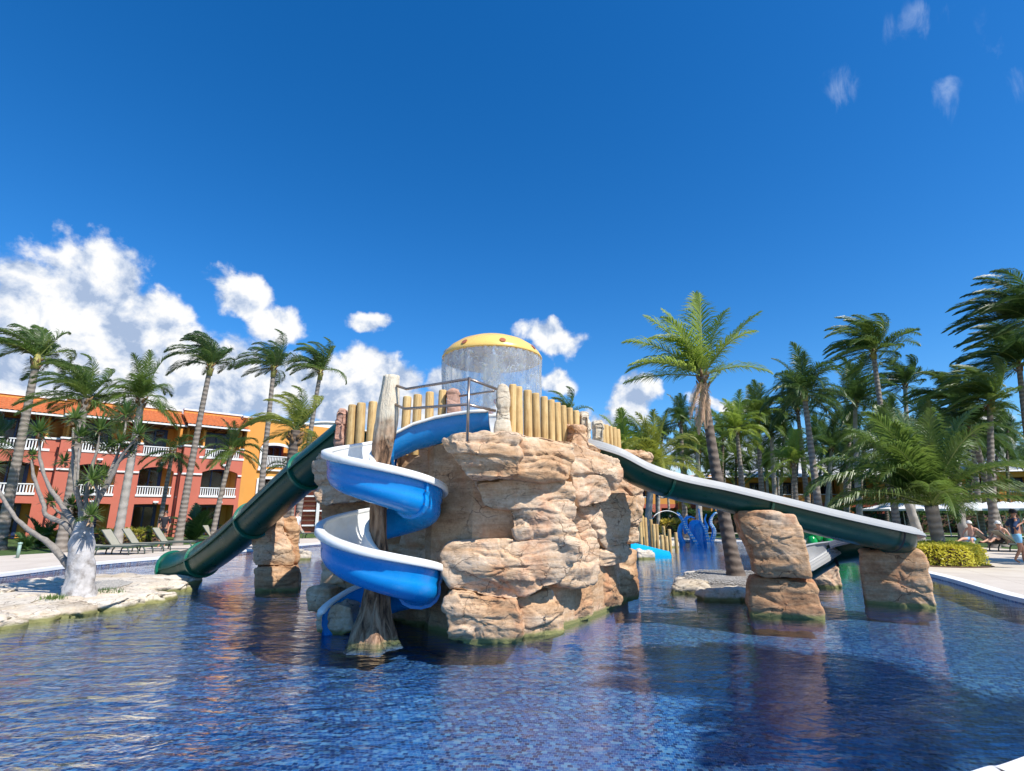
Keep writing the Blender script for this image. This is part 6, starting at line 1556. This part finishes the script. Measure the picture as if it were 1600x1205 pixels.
for (px, py, w, sd) in [(1005, 852, 60, 1), (1030, 856, 50, 2), (1050, 856, 30, 3), (1012, 846, 60, 4)]:
    g_ = G(px, py); tag(boulder((g_.x, g_.y + .5), w * g_.y / 850, .35, .1 * sd, 70 + sd, ROCKI, 'pale_boulder', res=(30, 16)), 'pale boulder around the far log stakes ' + ['next to the rock tower', 'below the tallest stakes', 'at the right end', 'behind the cyan slide'][sd - 1], 'boulder')
cs = empty('wavy_kiddie_slide', tuple(G(1018, 868)), 0, 'low wavy cyan kiddie slide running into the water beside the log stakes', 'water slide')
def wavy():
    A = [P(985, 850, 24.5), P(1000, 853, 24.3), P(1020, 858, 24.0), P(1036, 862, 23.7), P(1047, 864.5, 23.5)]; q = smooth_path(A, 6); V = []; F = []; n = 25
    for p in q:
        for k in range(n): u = k / (n - 1); V.append((p.x - .25 * (u - .5), p.y - .1 - 1.1 * (u - .5), p.z + .06 * math.cos(u * 6 * pi) - .02 - .05 * u))
    for i in range(len(q) - 1):
        for k in range(n - 1): F.append((i * n + k, (i + 1) * n + k, (i + 1) * n + k + 1, i * n + k + 1))
    nv = len(V)
    for i in range(len(q)): x, y, z = V[i * n + n - 1]; V.append((x, y, -.3))
    for i in range(len(q) - 1): F.append((i * n + n - 1, (i + 1) * n + n - 1, nv + i + 1, nv + i))
    V.extend([(V[k + (len(q) - 1) * n][0], V[k + (len(q) - 1) * n][1], -.3) for k in range(n)]); e0 = nv + len(q); b0_ = (len(q) - 1) * n
    for k in range(n - 1): F.append((b0_ + k, b0_ + k + 1, e0 + k + 1, e0 + k))
    return mesh('chute', V, F, M['cyan'], True)
own(link('chute', wavy()), cs)
# green toy glimpsed below the open slide
fb_ = P(1288, 845, 24.0); fr_ = empty('green_animal_toy', (fb_.x, fb_.y, 0), 0, 'glossy green rounded animal toy seen below the open slide', 'water toy')
def ball(name, c, r, s, mat, parent):
    m_ = MB(); m_.lathe([(math.sin(t) * r, -cos(t) * r) for t in np.linspace(0.01, pi - .01, 14)], 20); o = m_.build(name, M[mat], parent, True); o.location = c; o.scale = s; return o
for c, r, s, nm in [((-.45, 0, .9), .42, (1, .9, 1.15), 'body'), ((.25, .1, .95), .45, (1.25, 1, .8), 'body'), ((-.65, -.2, .45), .26, (.9, .9, 1.5), 'leg'), ((.05, -.2, .55), .24, (.8, .9, 1.6), 'leg'), ((.8, 0, .65), .34, (1.5, .9, .7), 'body'), ((-.95, 0, 1.25), .26, (1.1, 1, .9), 'head')]:
    ball(nm, c, r, s, 'frog', fr_)
ball('cap', (-.9, -.05, 1.45), .2, (1.2, 1, .5), 'cyan', fr_)
# bollard light on the left deck
bl = gz(27, 872); b0 = empty('bollard_light', tuple(bl), 0, 'small grey-green bollard light at the left edge of the deck', 'light post')
MB().tube([(0, 0, 0), (0, 0, .5)], .055, 10).build('post', M['bollard'], b0, True); MB().lathe([(.07, .5), (.075, .56), (.001, .58)], 12).build('cap', M['bollard'], b0, True)
# drain grate strip of the near coping corner
g0 = [G(1525, 1207, .112), G(1606, 1178, .112)]
